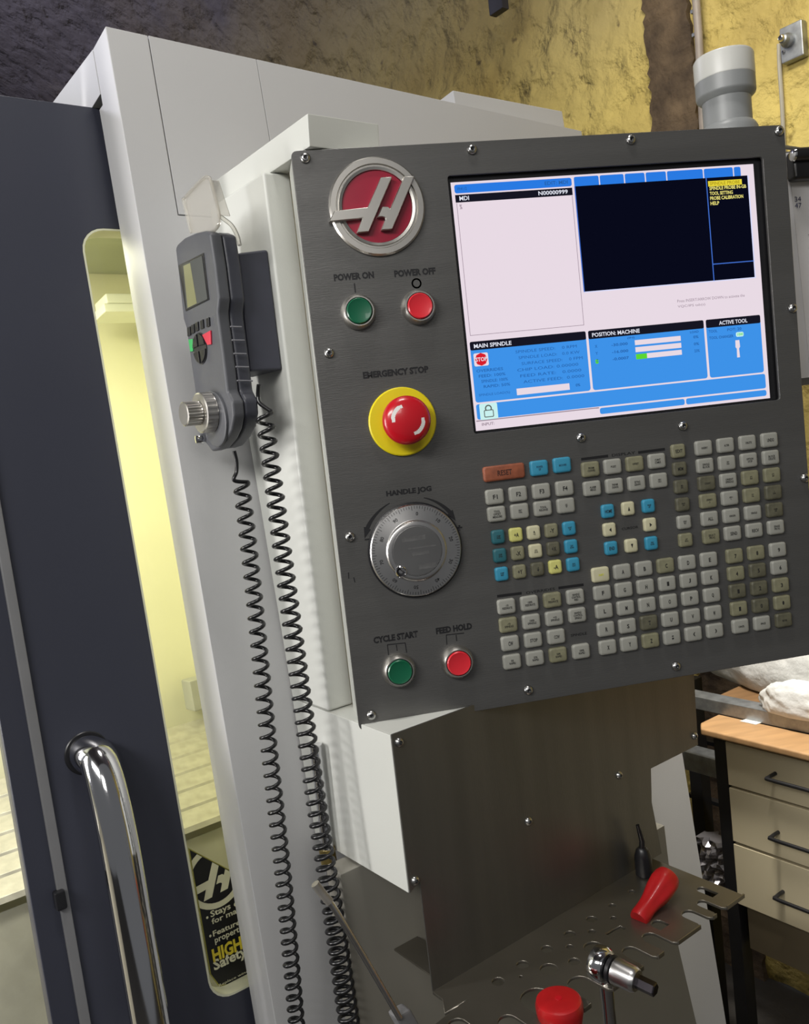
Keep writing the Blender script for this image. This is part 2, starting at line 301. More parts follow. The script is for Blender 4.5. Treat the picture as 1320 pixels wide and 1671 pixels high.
# sliding door with window, trim and handle
DO = 75
dp = lambda x, y, off=DO: ecoord(hit(x, y, EP(0, off, 0), e2))
door_l = [dp(0, 1190), dp(90, 1671)]; xdl = (door_l[0][0]+door_l[1][0])/2
dtop = (dp(0, 156)[2]+dp(154, 178)[2])/2
wl = (dp(140, 440)[0]+dp(298, 1370)[0])/2; wtop = dp(160, 372)[2]; wbot = dp(372, 1628)[2]; rr = 26; wr = 60
0 and print('door', xdl, dtop, 'win', wl, wtop, wbot, [dp(140, 440), dp(298, 1370), dp(335, 1580)])
outer = [(xdl, ZB+60), (95, ZB+60), (95, dtop), (xdl, dtop)]
win = roundrect(wr-wl, wtop-wbot, rr, 6, (wl+wr)/2, (wtop+wbot)/2)
door = plate('door', [outer, win], EP(0, DO, 0), e1, e3, 22, door_paint, mach, bev=.8)
plate('window_pane', [roundrect(wr-wl+14, wtop-wbot+14, rr+4, 6, (wl+wr)/2, (wtop+wbot)/2)], EP(0, DO+24, 0), e1, e3, 6, pane_m, door)
plate('window_seal', [roundrect(wr-wl-.4, wtop-wbot-.4, rr, 6, (wl+wr)/2, (wtop+wbot)/2), roundrect(wr-wl-5, wtop-wbot-5, rr-2, 6, (wl+wr)/2, (wtop+wbot)/2)], EP(0, DO-.6, 0), e1, e3, 22, mat('pale_window_seal', (.62, .62, .46), .4, nscale=20, namp=.03), door)
tx = [dp(8, 890)[0], dp(137, 1671)[0]]; 0 and print('trim x', tx)
P1('trim_strip', lambda bm: box(bm, EP(sum(tx)/2-6, DO-5, ZB+70), e1*10, e2*4.8, e3*(dtop-ZB-75), 1.5), mat('grey_trim', (.24, .24, .245), .35, .3, nscale=20, namp=.03), door)
b = dp(95, 1465)
P1('door_bumper', lambda bm: box(bm, EP(b[0]-5, DO-12, b[2]-9), e1*10, e2*12, e3*18, 2), black, door)
h0 = dp(152, 1222); best = None
for off in range(0, 74):
    q = dp(200, 1394, off); e = abs(q[0]-h0[0])
    if best is None or e < best[0]: best = (e, off, q)
ho = 30; hx = -190; hz = -524; 0 and print('handle', best, h0)
hr = 18.5
def handle(bm):
    pts = [EP(hx-5, DO, hz-3)]; R_ = DO-ho
    pts.append(EP(hx-4, DO-14, hz-4))
    for a in range(12, 91, 6): t = math.radians(a); pts.append(EP(hx, DO-10-(R_-10)*math.sin(t)**.9, hz-4-110*(1-math.cos(t))))
    pts.append(EP(hx, ho, hz-150)); pts.append(EP(hx, ho, hz-R_-228)); hz2 = hz-R_-228
    for a in range(9, 91, 9): t = math.radians(a); pts.append(EP(hx, ho+R_*(1-math.cos(t)), hz2-R_*math.sin(t)))
    tube(bm, pts, hr, 40)
P1('handle', handle, chrome, door)
P1('handle_collar', lambda bm: lathe(bm, EP(hx-5, DO, hz-3), -e2, [(hr-2, -1), (hr+3, -1), (hr+3, 1.2), (hr+2, 2), (hr, 2)], 40), black, door)
# sticker on the inside of the pane
so = DO+22.5
sp = lambda x, y: ecoord(hit(x, y, EP(0, so, 0), e2))
s_l = sp(325, 1480)[0]-0; sb = sp(372, 1610)[2]; s_tl = sp(306, 1384); s_tr = sp(380, 1423)
s_bl = sp(345, 1600)
0 and print('sticker', s_tl, s_tr, s_bl, sb, sp(325, 1480))
sx0 = (s_tl[0]+s_bl[0])/2
slope = (s_tr[2]-s_tl[2])/(s_tr[0]-s_tl[0])
sw = 90
outl = [(sx0, s_tl[2]), (sx0, sb+22), (sx0+7, sb+6), (sx0+22, sb), (sx0+sw, sb), (sx0+sw, s_tl[2]+slope*sw)]
stk = plate('sticker', [outl], EP(0, so, 0), e1, e3, .6, mat('sticker_black', (.008, .008, .010), .4, nscale=40, namp=.1), door)
def inset(f): return [(sx0+f, s_tl[2]-f*2.2), (sx0+f, sb+22), (sx0+8, sb+7), (sx0+22, sb+f), (sx0+sw, sb+f), (sx0+sw, s_tl[2]+slope*sw-f)]
plate('sticker_border', [outl, inset(1.2)], EP(0, so-.8, 0), e1, e3, .3, mat('sticker_gold', srgb(150, 146, 62), .5, nscale=40, namp=.05), stk)
smw = mat('sticker_white', srgb(222, 220, 190), .5, nscale=40, namp=.03); smy = mat('sticker_yellow', srgb(228, 208, 60), .5, nscale=40, namp=.03)
def stext(body, x, y, wpx2, hgt, m, bold=.01):
    a = sp(x, y); c_ = sp(*wpx2); wdt = abs(c_[0]-a[0]); o = text('sticker_text', body, m, stk, EP(a[0], so-.9, a[2]+hgt*.5), e1, e3, wdt, hgt, bold, 'LEFT')
    return o
stext('Stays clear', 344, 1500, (413, 1470), 9, smw, .02); stext('for max visibility', 346, 1511, (445, 1470), 8, smw, .02)
stext('\u2022', 336, 1500, (340, 1499), 3, smw, .03); stext('\u2022', 341, 1530, (345, 1529), 3, smw, .03)
stext('Features impact', 348, 1531, (440, 1492), 8, smw, .02); stext('properties', 351, 1542, (404, 1520), 8.5, smw, .02)
stext('HIGH-IMPACT', 348, 1571, (470, 1520), 15, smy, .04); stext('Safety Glass', 350, 1589, (455, 1545), 15, smw, .03); stext('Replace window as required', 357, 1611, (460, 1572), 3.6, smw, 0)
cc = sp(350, 1430)
def clipline(lp):                         # keep emblem ring inside the sticker's slanted top
    out = []
    for i in range(len(lp)):
        a, b_ = lp[i], lp[(i+1) % len(lp)]; fa = s_tl[2]+slope*(a[0]-sx0)-2-a[1]; fb = s_tl[2]+slope*(b_[0]-sx0)-2-b_[1]
        ga, gb = a[0]-sx0-1, b_[0]-sx0-1
        if fa >= 0: out.append(a)
        if (fa >= 0) != (fb >= 0): t = fa/(fa-fb); out.append((a[0]+(b_[0]-a[0])*t, a[1]+(b_[1]-a[1])*t))
    o2 = []
    for i in range(len(out)):
        a, b_ = out[i], out[(i+1) % len(out)]; fa, fb = a[0]-sx0-1, b_[0]-sx0-1
        if fa >= 0: o2.append(a)
        if (fa >= 0) != (fb >= 0): t = fa/(fa-fb); o2.append((a[0]+(b_[0]-a[0])*t, a[1]+(b_[1]-a[1])*t))
    return o2
# emblem shapes in its own unit frame (ring radius 1, centre 0,0; y up), traced as a flat design
emL = [(.02, .83), (.34, .83), (-.16, -.66), (-.53, -.66), (-.38, -.30), (-1.14, -.30), (-1.02, -.04), (-.26, -.04)]
emL = [(.075, .655), (.345, .665), (-.205, -.585), (-.49, -.61), (-.358, -.28), (-1.155, -.36), (-1.025, -.11), (-.235, -.03)]
emR = [(.63, .68), (.875, .68), (.35, -.53), (.085, -.55), (.19, -.30), (.165, -.26), (.10, -.245), (0.0, -.255), (.11, -.015), (.25, -.015), (.30, -.065)]
er = 34.5
ringo = clipline(circ(cc[0], cc[2], er, 40)); ringi = clipline(circ(cc[0], cc[2], er-6.5, 40))
plate('sticker_emblem_disc', [ringo], EP(0, so-.9, 0), e1, e3, .15, smw, stk)
plate('sticker_emblem_field', [ringi], EP(0, so-1.1, 0), e1, e3, .15, ink, stk)
for sh in (emL, emR):
    plate('sticker_emblem_bar', [clipline([(cc[0]+x*er, cc[2]+y*er) for x, y in sh])], EP(0, so-1.3, 0), e1, e3, .15, smw, stk)
# interior
P1('interior_back_wall', lambda bm: box(bm, EP(-1500, 620, -1250), e1*2000, e2*6, e3*1450), inner_wall, mach)
P1('interior_side_wall', lambda bm: box(bm, EP(200, 110, -1250), e1*6, e2*505, e3*1450), inner_wall, mach)
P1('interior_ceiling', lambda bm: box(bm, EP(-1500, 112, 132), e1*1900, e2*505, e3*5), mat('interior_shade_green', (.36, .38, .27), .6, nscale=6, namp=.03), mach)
P1('interior_lamp', lambda bm: (box(bm, hit(172, 478, EP(0, 480, 0), e2), e1*190, e2*60, -e3*16, 3), box(bm, hit(168, 490, EP(0, 480, 0), e2)-e3*4, e1*200, e2*70, -e3*14, 3)), lamp_in, mach)
P1('interior_bracket', lambda bm: box(bm, hit(309, 1112, EP(0, 560, 0), e2), e1*60, e2*40, -e3*52, 3), mat('interior_grey', (.34, .34, .28), .5, nscale=20, namp=.05), mach)
k0 = ecoord(hit(280, 1200, EP(0, 520, 0), e2))[2]; k1 = ecoord(hit(296, 1330, EP(0, 380, 0), e2))[2]; N_ = 6; 0 and print('slats', k0, k1)
for i in range(N_):
    a0 = 560-i*34; z0 = k0-(k0-k1)*i/(N_-1)
    P1('way_cover_plate', lambda bm: prism(bm, [EP(-1400, a0, z0), EP(-1400, a0+3, z0+3), EP(-1400, a0-34, z0-(k0-k1)/(N_-1)*.9+3), EP(-1400, a0-38, z0-(k0-k1)/(N_-1)*.9-4), EP(-1400, a0-34, z0-(k0-k1)/(N_-1)*.9-4)], e1*1590, .4), way, mach)
cb = k1-30
P1('chip_chute', lambda bm: prism(bm, [EP(-330, 360, cb), EP(195, 360, cb), EP(195, 130, cb-420), EP(-330, 130, cb-420)], e2*5-e3*5, .5), chute, mach)
P1('chip_floor_sheet', lambda bm: prism(bm, [EP(-1400, 370, cb-10), EP(-331, 370, cb-10), EP(-331, 120, cb-330), EP(-1400, 120, cb-330)], e2*5-e3*5, .5), speck, mach)

# ------------------------------------------------------------------ operator pendant (panel frame = world axes)
pend = thing('control_pendant', Vector((200, 150, -900)), 'stainless steel machine control pendant with lit screen, keypad and pale grey support', 'control panel')
pw = lambda x, y, yy=0: hit(x, y, Vector((0, yy, 0)), Y)
def xz(x, y, yy=0): p = pw(x, y, yy); return (p.x, p.z)
PL, PR, PT, PB = -12, 468.5, 6.3, -521.5
r_ = 5
plo = roundrect(PR-PL, PT-PB, r_, 4, (PL+PR)/2, (PT+PB)/2)
c_tl, c_tr, c_br, c_bl = xz(732, 286), xz(1245, 255.5), xz(1273, 654), xz(770, 708)
cut = [c_bl, c_br, c_tr, c_tl]; 0 and print('cutout', cut)
hx0, hx1, hz1, hz0 = (c_tl[0]+c_bl[0])/2, (c_tr[0]+c_br[0])/2, (c_tl[1]+c_tr[1])/2, (c_bl[1]+c_br[1])/2
cut = roundrect(hx1-hx0, hz1-hz0, 3, 3, (hx0+hx1)/2, (hz0+hz1)/2)
def pc(pts): return pts
face = plate('face_plate', [plo, cut], Vector((0, 0, 0)), X, Z, 2.5, steel, pend, bev=.35)
P1('housing', lambda bm: [box(bm, Vector((PL+1, 2.8, PB+1)), X*4, Y*53, Z*(PT-PB-2), .8), box(bm, Vector((PR-5, 2.8, PB+1)), X*4, Y*53, Z*(PT-PB-2), .8), box(bm, Vector((PL+5.2, 2.8, PT-5)), X*(PR-PL-10.4), Y*53, Z*4, .8), box(bm, Vector((PL+5.2, 2.8, PB+1)), X*(PR-PL-10.4), Y*53, Z*4, .8), box(bm, Vector((PL+5.2, 51.5, PB+5.2)), X*(PR-PL-10.4), Y*4, Z*(PT-PB-10.4), .5)], paint_white, pend)
# screen
scr = P1('screen', lambda bm: box(bm, Vector((hx0-6, 5, hz0-6)), X*(hx1-hx0+12), Y*12, Z*(hz1-hz0+12), 1), black, pend)
YS = 4.9
q = [xz(736.4, 298.4, YS), xz(1228.6, 267.3, YS), xz(1256.5, 649, YS), xz(775.4, 704.2, YS)]
0 and print('screen', q)
U0, U1 = (q[0][0]+q[3][0])/2, (q[1][0]+q[2][0])/2; V0, V1 = (q[0][1]+q[1][1])/2, (q[2][1]+q[3][1])/2; SW, SH = U1-U0, V0-V1
lay = [0]
def srect(x0, y0, x1, y1, m, name='screen_field', r=0, L=1):
    w_, h_ = (x1-x0)*SW, (y1-y0)*SH; cx_, cz_ = U0+(x0+x1)/2*SW, V0-(y0+y1)/2*SH
    pts = roundrect(w_, h_, min(r, w_/2.1, h_/2.1), 3, cx_, cz_) if r else [(cx_-w_/2, cz_-h_/2), (cx_+w_/2, cz_-h_/2), (cx_+w_/2, cz_+h_/2), (cx_-w_/2, cz_+h_/2)]
    yy = YS-.12*L; bm = bmesh.new(); prism(bm, [Vector((a, yy, b_)) for a, b_ in pts], Y*.1); return finish(name, bm, SC[m], scr, 0)
def stx(body, x, y, w_, h_, m, al='LEFT', bold=.02, L=4):
    return text('screen_text', body, SC[m], scr, Vector((U0+x*SW, YS-.12*L-.1, V0-y*SH)), X, Z, w_*SW if w_ else None, h_*SH, bold, al)
srect(0, 0, 1, 1, 'white')
srect(.01, .010, .383, .044, 'tab', 'screen_title_bar', 2, 2); srect(.01, .050, .383, .080, 'black', 'screen_header', 0, 2)
stx('MDI', .022, .065, .030, .017, 'wtext'); stx('N00000999', .272, .065, .095, .017, 'wtext')
stx('%', .02, .098, .008, .02, 'gtext'); stx('09:41:12', .018, .027, .03, .012, 'dtext'); stx('EDIT: MDI', .295, .027, .075, .015, 'dtext')
for a in ((.012, .082, .0135, .612), (.380, .082, .3815, .612), (.012, .610, .3815, .612)): srect(*a, 'gtext', 'screen_rule', 0, 2)
tb = [.39, .475, .558, .628, .70, .826, .93, .957]
for a, b_ in zip(tb, tb[1:]): srect(a+.001, .008, b_-.003, .05, 'tab', 'screen_tab', 1.5, 2)
srect(.39, .046, .978, .478, 'navy', 'screen_field', 0, 3)
srect(.39, .046, .393, .478, 'line', 'screen_rule', 0, 4); srect(.831, .046, .834, .478, 'line', 'screen_rule', 0, 4); srect(.831, .404, .978, .408, 'line', 'screen_rule', 0, 4); srect(.39, .475, .978, .479, 'edge', 'screen_rule', 0, 4); srect(.976, .046, .980, .478, 'edge', 'screen_rule', 0, 4)
srect(.838, .060, .955, .082, 'yellow', 'screen_highlight', 0, 4)
stx('SPINDLE PROBE', .842, .071, .105, .014, 'olive', L=6); stx('SPINDLE PROBE IN-GB', .840, .091, .128, .015, 'ytext', L=6)
stx('TOOL SETTING', .840, .112, .080, .015, 'ytext', L=6); stx('PROBE CALIBRATION', .840, .132, .115, .015, 'ytext', L=6); stx('HELP', .840, .153, .030, .015, 'ytext', L=6)
stx('Press INSERT/ARROW DOWN to activate the', .70, .548, .235, .012, 'gtext', bold=0); stx('VQC/IPS tab(s)', .70, .572, .095, .013, 'gtext', bold=0)
for x0, x1, t, ty in ((.008, .384, 'MAIN SPINDLE', .12), (.392, .785, 'POSITION: MACHINE', .16), (.793, .985, 'ACTIVE TOOL', .10)):
    srect(x0, .637, x1, .885, 'blue', 'screen_field', 2.5, 2); srect(x0, .637, x1, .672, 'black', 'screen_header', 1.5, 3)
    stx(t, x0+(.012 if ty > .1 else .045), .656, ty, .017, 'wtext')
srect(.008, .892, .988, .955, 'blue', 'screen_field', 2, 2)
srect(.018, .892, .075, .958, 'mint', 'screen_lock_tile', 1.5, 3)
lx, lz = U0+.046*SW, V0-.926*SH
plate('screen_lock_icon', [circ(lx, lz+3.0, 3.4, 20), circ(lx, lz+3.0, 2.2, 20)], Vector((0, YS-.6, 0)), X, Z, .1, SC['lock'], scr)
plate('screen_lock_icon', [roundrect(9.5, 7, 1, 2, lx, lz-1.8)], Vector((0, YS-.7, 0)), X, Z, .1, SC['mint'], scr); plate('screen_lock_icon', [roundrect(9.5, 7, 1, 2, lx, lz-1.8), roundrect(7.9, 5.4, .5, 2, lx, lz-1.8)], Vector((0, YS-.8, 0)), X, Z, .1, SC['lock'], scr)
srect(.008, .962, .402, .990, 'white', 'screen_input_line', 2, 3); stx('INPUT:', .02, .976, .04, .012, 'gtext')
srect(.408, .962, .698, .988, 'blue', 'screen_field', 2, 3); srect(.703, .962, .988, .988, 'blue', 'screen_field', 2, 3)
srect(.004, .958, .406, .9625, 'gtext', 'screen_rule', 0, 2)
srect(.016, .685, .062, .738, 'white', 'screen_stop_tile', 1.5, 3); cu_, cv_ = U0+.039*SW, V0-.711*SH
plate('screen_stop_sign', [circ(cu_, cv_, 6, 8)], Vector((0, YS-.6, 0)), X, Z, .1, SC['red'], scr); stx('STOP', .039, .711, .036, .017, 'wtext', 'CENTER', L=7)
rows = ['SPINDLE SPEED:    0 RPM', 'SPINDLE LOAD:   0.0 KW', 'SURFACE SPEED:    0 FPM', 'CHIP LOAD: 0.00000', 'FEED RATE:   0.0000', 'ACTIVE FEED:  0.0000']
for i, t in enumerate(rows): stx(t, .15+.008*(i % 3), .695+.025*i, .20, .012, 'dtext', bold=0)
for i, t in enumerate(['OVERRIDES', 'FEED: 100%', 'SPINDLE: 100%', 'RAPID: 50%']): stx(t, .02+.006*i, .757+.022*i, .085, .012, 'dtext', bold=.01)
stx('SPINDLE LOAD(%)', .02, .857, .10, .013, 'dtext', bold=0); srect(.142, .845, .315, .872, 'white', 'screen_load_bar', 0, 3); stx('0%', .335, .856, .015, .012, 'dtext')
for i in range(3):
    y0 = .694+.0295*i; srect(.545, y0, .702, y0+.021, 'white', 'screen_load_bar', 0, 3)
    stx('XYZ'[i], .41, y0+.010, .008, .012, 'dtext'); stx(['-30.000', '-16.000', '-0.0007'][i], .465, y0+.011, .055, .012, 'dtext'); stx(['0%', '0%', '23%'][i], .745, y0+.011, .018, .012, 'dtext')
srect(.545, .753, .582, .775, 'green', 'screen_load_level', 0, 4); srect(.408, .758, .418, .776, 'green', 'screen_axis_mark', 1, 4)
stx('(IN)', .52, .683, .025, .010, 'dtext'); stx('LOAD', .735, .683, .03, .010, 'dtext')
stx('TOOL', .80, .688, .03, .012, 'dtext'); stx('POT: 20', .865, .688, .05, .012, 'dtext'); stx('TOOL CHANGER', .80, .716, .085, .012, 'dtext'); srect(.895, .702, .922, .722, 'mint', 'screen_value_tile', 1.5, 3)
stx('1000', .909, .712, .02, .012, 'green', 'CENTER', L=6)
plate('screen_tool_icon', [[(U0+(.898+a)*SW, V0-b_*SH) for a, b_ in ((-.007, .736), (.007, .736), (.008, .765), (.004, .772), (.005, .81), (-.005, .81), (-.004, .772), (-.008, .765))]], Vector((0, YS-.5, 0)), X, Z, .1, SC['white'], scr)

# screws of the face plate
def socket_screw(bm, c, ax, r=4.6, h=3):
    lathe(bm, c, ax, [(r, 0), (r*.98, h*.35), (r*.78, h*.8), (r*.5, h), (r*.42, h), (r*.42, h*.3), (0, h*.3)], 20)
for x, y in ((498, 258), (770, 244), (1029, 228), (1271, 214), (537, 576), (571, 876), (606, 1167), (862, 1126), (1103, 1087), (1293, 503), (1313, 780), (948, 714), (1114, 695)):
    s_ = P1('socket_screw', lambda bm: socket_screw(bm, pw(x, y, -1), -Y), screw_m, pend)
    P1('screw_recess', lambda bm: lathe(bm, pw(x, y, -1)-Y*.95, -Y, [(1.9, 0), (1.9, .12), (0, .12)], 6), black, s_)
# emblem
ec = pw(615.6, 337, -3); eR = 43.5
emb = P1('emblem_ring', lambda bm: lathe(bm, Vector((ec.x, -.35, ec.z)), -Y, [(eR, 0), (eR, 2.5), (eR-1.5, 4.5), (eR-6.2, 4.5), (eR-7, 2.6), (eR-8.4, 2.6), (eR-9, 4.2), (eR-11.4, 3.6), (eR-11.8, 1.5), (eR-11.8, 0)], 64), satin, pend)
P1('emblem_field', lambda bm: lathe(bm, Vector((ec.x, -.35, ec.z)), -Y, [(eR-11.9, 0), (eR-11.9, 2), (0, 2.4)], 64), red_em, emb)
for sh in (emL, emR):
    bmq = bmesh.new(); zz = -.06
    pts = [pw(615.6+(x*68.6), 337-y*68.6*1.04, -6.5) for x, y in sh]; pts = [Vector((p.x, -2.2, p.z)) for p in pts]
    prism(bmq, pts, Vector((0, -6.5, 0)), .6, 1); finish('emblem_bar', bmq, satin, emb)
# push buttons
def pushbutton(px, py, capm, lab, rb=15.8):
    c = pw(px, py, -8); c = Vector((c.x, -.35, c.z))
    o = P1('push_button', lambda bm: lathe(bm, c, -Y, [(rb, 0), (rb, 3), (rb-.8, 6.5), (rb-2.6, 9), (rb-3.6, 9), (rb-4, 5), (rb-4, 0)], 40), satin, pend); o['label'] = lab
    P1('button_cap', lambda bm: lathe(bm, c, -Y, [(rb-4.3, 0), (rb-4.3, 9.5), (rb-5.2, 10.6), (rb-7, 10.1), (0, 9.2)], 40), capm, o)
pushbutton(586, 507.5, green_cap, 'green capped power on button'); pushbutton(685, 499.5, red_cap, 'red capped power off button')
pushbutton(652.5, 1096, green_cap, 'green capped cycle start button'); pushbutton(748.5, 1082, red_cap, 'bright red capped feed hold button')
# emergency stop
c = pw(656.5, 688, -1); c = Vector((c.x, -.35, c.z))
es = P1('emergency_stop', lambda bm: lathe(bm, c, -Y, [(31.5, 0), (31.5, 2.5), (30.5, 3.6), (20, 4.2), (0, 4.2)], 56), yellow, pend)
c2 = pw(668, 685, -24); c2 = Vector((c2.x, -.35, c2.z)); c2 = Vector((c.x+.6, -.35, c.z+.5))
P1('mushroom_stem', lambda bm: lathe(bm, c+Vector((0, -4, 0)), -Y, [(16, 0), (15, 10), (14, 14), (0, 14)], 40), red_mush, es)
mush = P1('mushroom_head', lambda bm: lathe(bm, c2, -Y, [(14, 14), (20.5, 15), (22, 17.5), (22, 21), (20.5, 24.5), (16.5, 27.2), (9, 28.8), (0, 29.2)], 48), red_mush, es)
for k in (0, 1):
    bm = bmesh.new(); a0 = math.radians(108+180*k); L1 = []; L2 = []
    for i in range(11):
        t = a0+math.radians(75)*i/10
        for rad, L in ((11.2, L1), (15.6 if 1 < i < 9 else 14.8, L2)):
            hgt = 28.9-(rad/22)**2*3.6+.35; L.append(bm.verts.new(Vector((c2.x+rad*math.cos(t), -.35-hgt, c2.z+rad*math.sin(t)))))
    for i in range(10): bm.faces.new((L1[i], L1[i+1], L2[i+1], L2[i]))
    finish('white_turn_arrow', bm, white_m, es)
# jog wheel
jc = pw(679, 898, -6); jc = Vector((jc.x, -.35, jc.z)); jR = 43
jw = P1('jog_wheel', lambda bm: lathe(bm, jc, -Y, [(jR+1.5, 0), (jR+1.5, 3), (jR, 3.4), (jR, 5.2), (jR-1, 6.2), (29.5, 8.2), (28.5, 8.5), (27.6, 10), (26.5, 10.8), (23.6, 11), (23.4, 10), (0, 10)], 72), alum, pend); jw['label'] = 'round aluminium hand jog wheel with engraved dial'
P1('jog_wheel_base', lambda bm: lathe(bm, jc, -Y, [(jR+1.6, 0), (jR+1.6, 3), (jR+.1, 3.5)], 64), black, jw)
P1('jog_wheel_cap', lambda bm: lathe(bm, jc-Y*10.1, -Y, [(23, 0), (23, .9), (22.4, 1.1), (0, 1.1)], 56), alum_dark, jw)
bm = bmesh.new()
for i in range(100):
    t = 2*math.pi*i/100; L = 4.2 if i % 5 == 0 else 2.6; u = Vector((math.cos(t), 0, math.sin(t))); vv = Vector((-math.sin(t), 0, math.cos(t)))
    def sf(r): return -.35-6.2-(jR-1-r)*.148-.12
    r0, r1 = jR-1.6, jR-1.6-L
    vs = [bm.verts.new(Vector((jc.x, sf(r), jc.z))+u*r+vv*s*.22) for r, s in ((r0, -1), (r0, 1), (r1, 1), (r1, -1))]; bm.faces.new(vs)
tk = finish('dial_tick', bm, ink, jw, 0); tk['kind'] = 'stuff'
for i in range(10):
    t = math.radians(83-36*i); u = Vector((math.cos(t), 0, math.sin(t))); tang = Vector((math.sin(t), 0, -math.cos(t)))
    text('dial_number', str(i*10), ink, jw, jc-Y*7.6+u*34.2, tang, u, None, 3.4, .01)
for (dx, dz, w_, h_) in ((-2, 12, 22, 4.5), (3, -2.5, 16, 3), (5, 3, 26, 1.4), (8, -15, 16, 4.5)): P1('cap_print', lambda bm: box(bm, jc+Vector((dx-w_/2, -11.35, dz-h_/2)), X*w_, Y*.1, Z*h_), mat('faded_cap_print', (.17, .17, .17), .6, .4, nscale=80, namp=.15), jw)
kn = pw(654, 933, -12); kn = Vector((kn.x, -.35, kn.z))
kb = P1('finger_hole', lambda bm: lathe(bm, Vector((kn.x, -4, kn.z)), -Y, [(5.6, 0), (5.4, 9.2), (4.7, 9.9), (4.1, 9.4), (4.1, 2), (0, 2)], 28), chrome, jw)
P1('finger_hole_liner', lambda bm: lathe(bm, Vector((kn.x, -4, kn.z)), -Y, [(4.0, 3), (4.0, 7.5), (2.2, 7.5), (0, 6)], 20), black, jw)
# panel lettering
def ptext(body, a, b_, h, bold=.05):
    A, B = pw(*a), pw(*b_); c = (A+B)/2; text('panel_lettering', body, ink, face, Vector((c.x, -.4, c.z)), X, Z, abs(B.x-A.x), h, bold)
ptext('POWER ON', (544.5, 453), (610, 449), 6.3); ptext('POWER OFF', (643, 446), (710.5, 443), 6.3); ptext('EMERGENCY STOP', (592, 611), (699, 604), 6.3)
ptext('HANDLE JOG', (630, 806), (704, 799), 6.5); ptext('CYCLE START', (609, 1043), (682, 1036), 6.3); ptext('FEED HOLD', (711, 1028), (770, 1023), 6.3)
ptext('I', (578, 470), (580, 470), 8.5); ptext('+', (745, 861), (754, 861), 5); ptext('-', (595, 880), (605, 880), 1.2)
oc = xz(679.5, 462.5); plate('panel_symbol', [circ(*oc, 4.7, 28), circ(*oc, 3.2, 28)], Vector((0, -.35, 0)), X, Z, .1, ink, face)
def bar(a, b_, wd_=.9):
    A, B = pw(*a), pw(*b_); d = (B-A).normalized(); n_ = Vector((-d.z, 0, d.x)); P1('panel_symbol', lambda bm: prism(bm, [A-n_*wd_/2-Y*.35, B-n_*wd_/2-Y*.35, B+n_*wd_/2-Y*.35, A+n_*wd_/2-Y*.35], -Y*.1), ink, face, 0)
for a, b_ in (((632, 1052), (661, 1049)), ((632, 1052), (634, 1069)), ((661, 1049), (663.5, 1065)), ((646.5, 1052), (648, 1062)), ((728, 1036), (757, 1033)), ((728, 1036), (729, 1052)), ((744, 1036), (745, 1046)), ((577, 942), (579, 950)), ((568.5, 934), (569, 944))): bar(a, b_)
def arcarrow(a0, a1, name):
    pts = []; R1 = 46.5
    bm = bmesh.new(); n = 14; lo, hi = [], []
    for i in range(n+1):
        t = math.radians(a0+(a1-a0)*i/n); wq = .4+1.6*(i/n)
        for r, L in ((R1-wq+1, lo), (R1+wq+1, hi)): L.append(bm.verts.new(Vector((jc.x-1+r*math.cos(t), -.45, jc.z+2+r*math.sin(t)))))
    for i in range(n): bm.faces.new((lo[i], lo[i+1], hi[i+1], hi[i]))
    t = math.radians(a1); s = 1 if a1 > a0 else -1; u = Vector((math.cos(t), 0, math.sin(t))); tg = Vector((-math.sin(t), 0, math.cos(t)))*s; c = Vector((jc.x-1, -.45, jc.z+2))+u*(R1+1)
    bm.faces.new([bm.verts.new(c+u*3.6), bm.verts.new(c+tg*10-u*1.5), bm.verts.new(c-u*3.6)]); finish('panel_symbol', bm, ink, face, 0)
arcarrow(112, 150, ''); arcarrow(72, 37, '')

# ------------------------------------------------------------------ keypad
KM = {}
def keymesh(w_, h_):
    k = (w_, h_)
    if k not in KM:
        bm = bmesh.new(); pr = [(0, 0, 0), (0, -2.6, 0), (.7, -3.6, 0), (1.9, -3.9, 0)]; rings = []
        for ins, yy, _ in pr: rings.append([bm.verts.new(Vector((a/1000, yy/1000, b_/1000))) for a, b_ in roundrect(w_-2*ins, h_-2*ins, max(2.6-ins*.6, .8), 4)])
        for a, b_ in zip(rings, rings[1:]):
            for i in range(len(a)): bm.faces.new((a[i], a[(i+1) % len(a)], b_[(i+1) % len(a)], b_[i]))
        bm.faces.new(rings[-1]); bmesh.ops.recalc_face_normals(bm, faces=bm.faces); me = bpy.data.meshes.new('key'); bm.to_mesh(me); bm.free()
        for p in me.polygons: p.use_smooth = True
        me.set_sharp_from_angle(angle=math.radians(50)); me.materials.append(key_m); KM[k] = me
    return KM[k]
def key(px, py, w_, h_, m, legend=None, lm=None, lh=None, label=None, bold=.02):
    p = pw(px, py, -2.5); o = bpy.data.objects.new('key', keymesh(w_, h_)); col.objects.link(o); o.location = S(Vector((p.x, -.35, p.z)))
    o.material_slots[0].link = 'OBJECT'; o.material_slots[0].material = m; adopt(o, pend)
    if label: o['label'] = label
    if legend:
        n = legend.count('\n')+1; L = max(len(s) for s in legend.split('\n'))
        hh = lh or (4.2 if L <= 2 else (3.4 if L <= 4 else 2.0*n+.6*(n-1))); wmax = w_-4.2; est = L*(hh/max(1, n*1.15))*.62
        t = text('key_legend', legend, lm or ink2, o, Vector((p.x, -4.3, p.z)), X, Z, min(est, wmax), hh if n > 1 or lh is None else lh, bold)
    return o
ink2 = mat('key_legend_ink', (.018, .018, .018), .6, nscale=60, namp=.1); ink_y = mat('yellow_legend', srgb(214, 214, 60), .5, nscale=60, namp=.05); ink_d = mat('navy_legend', (.02, .07, .13), .6, nscale=60, namp=.1)
def lerp(a, b, t): return (a[0]+(b[0]-a[0])*t, a[1]+(b[1]-a[1])*t)
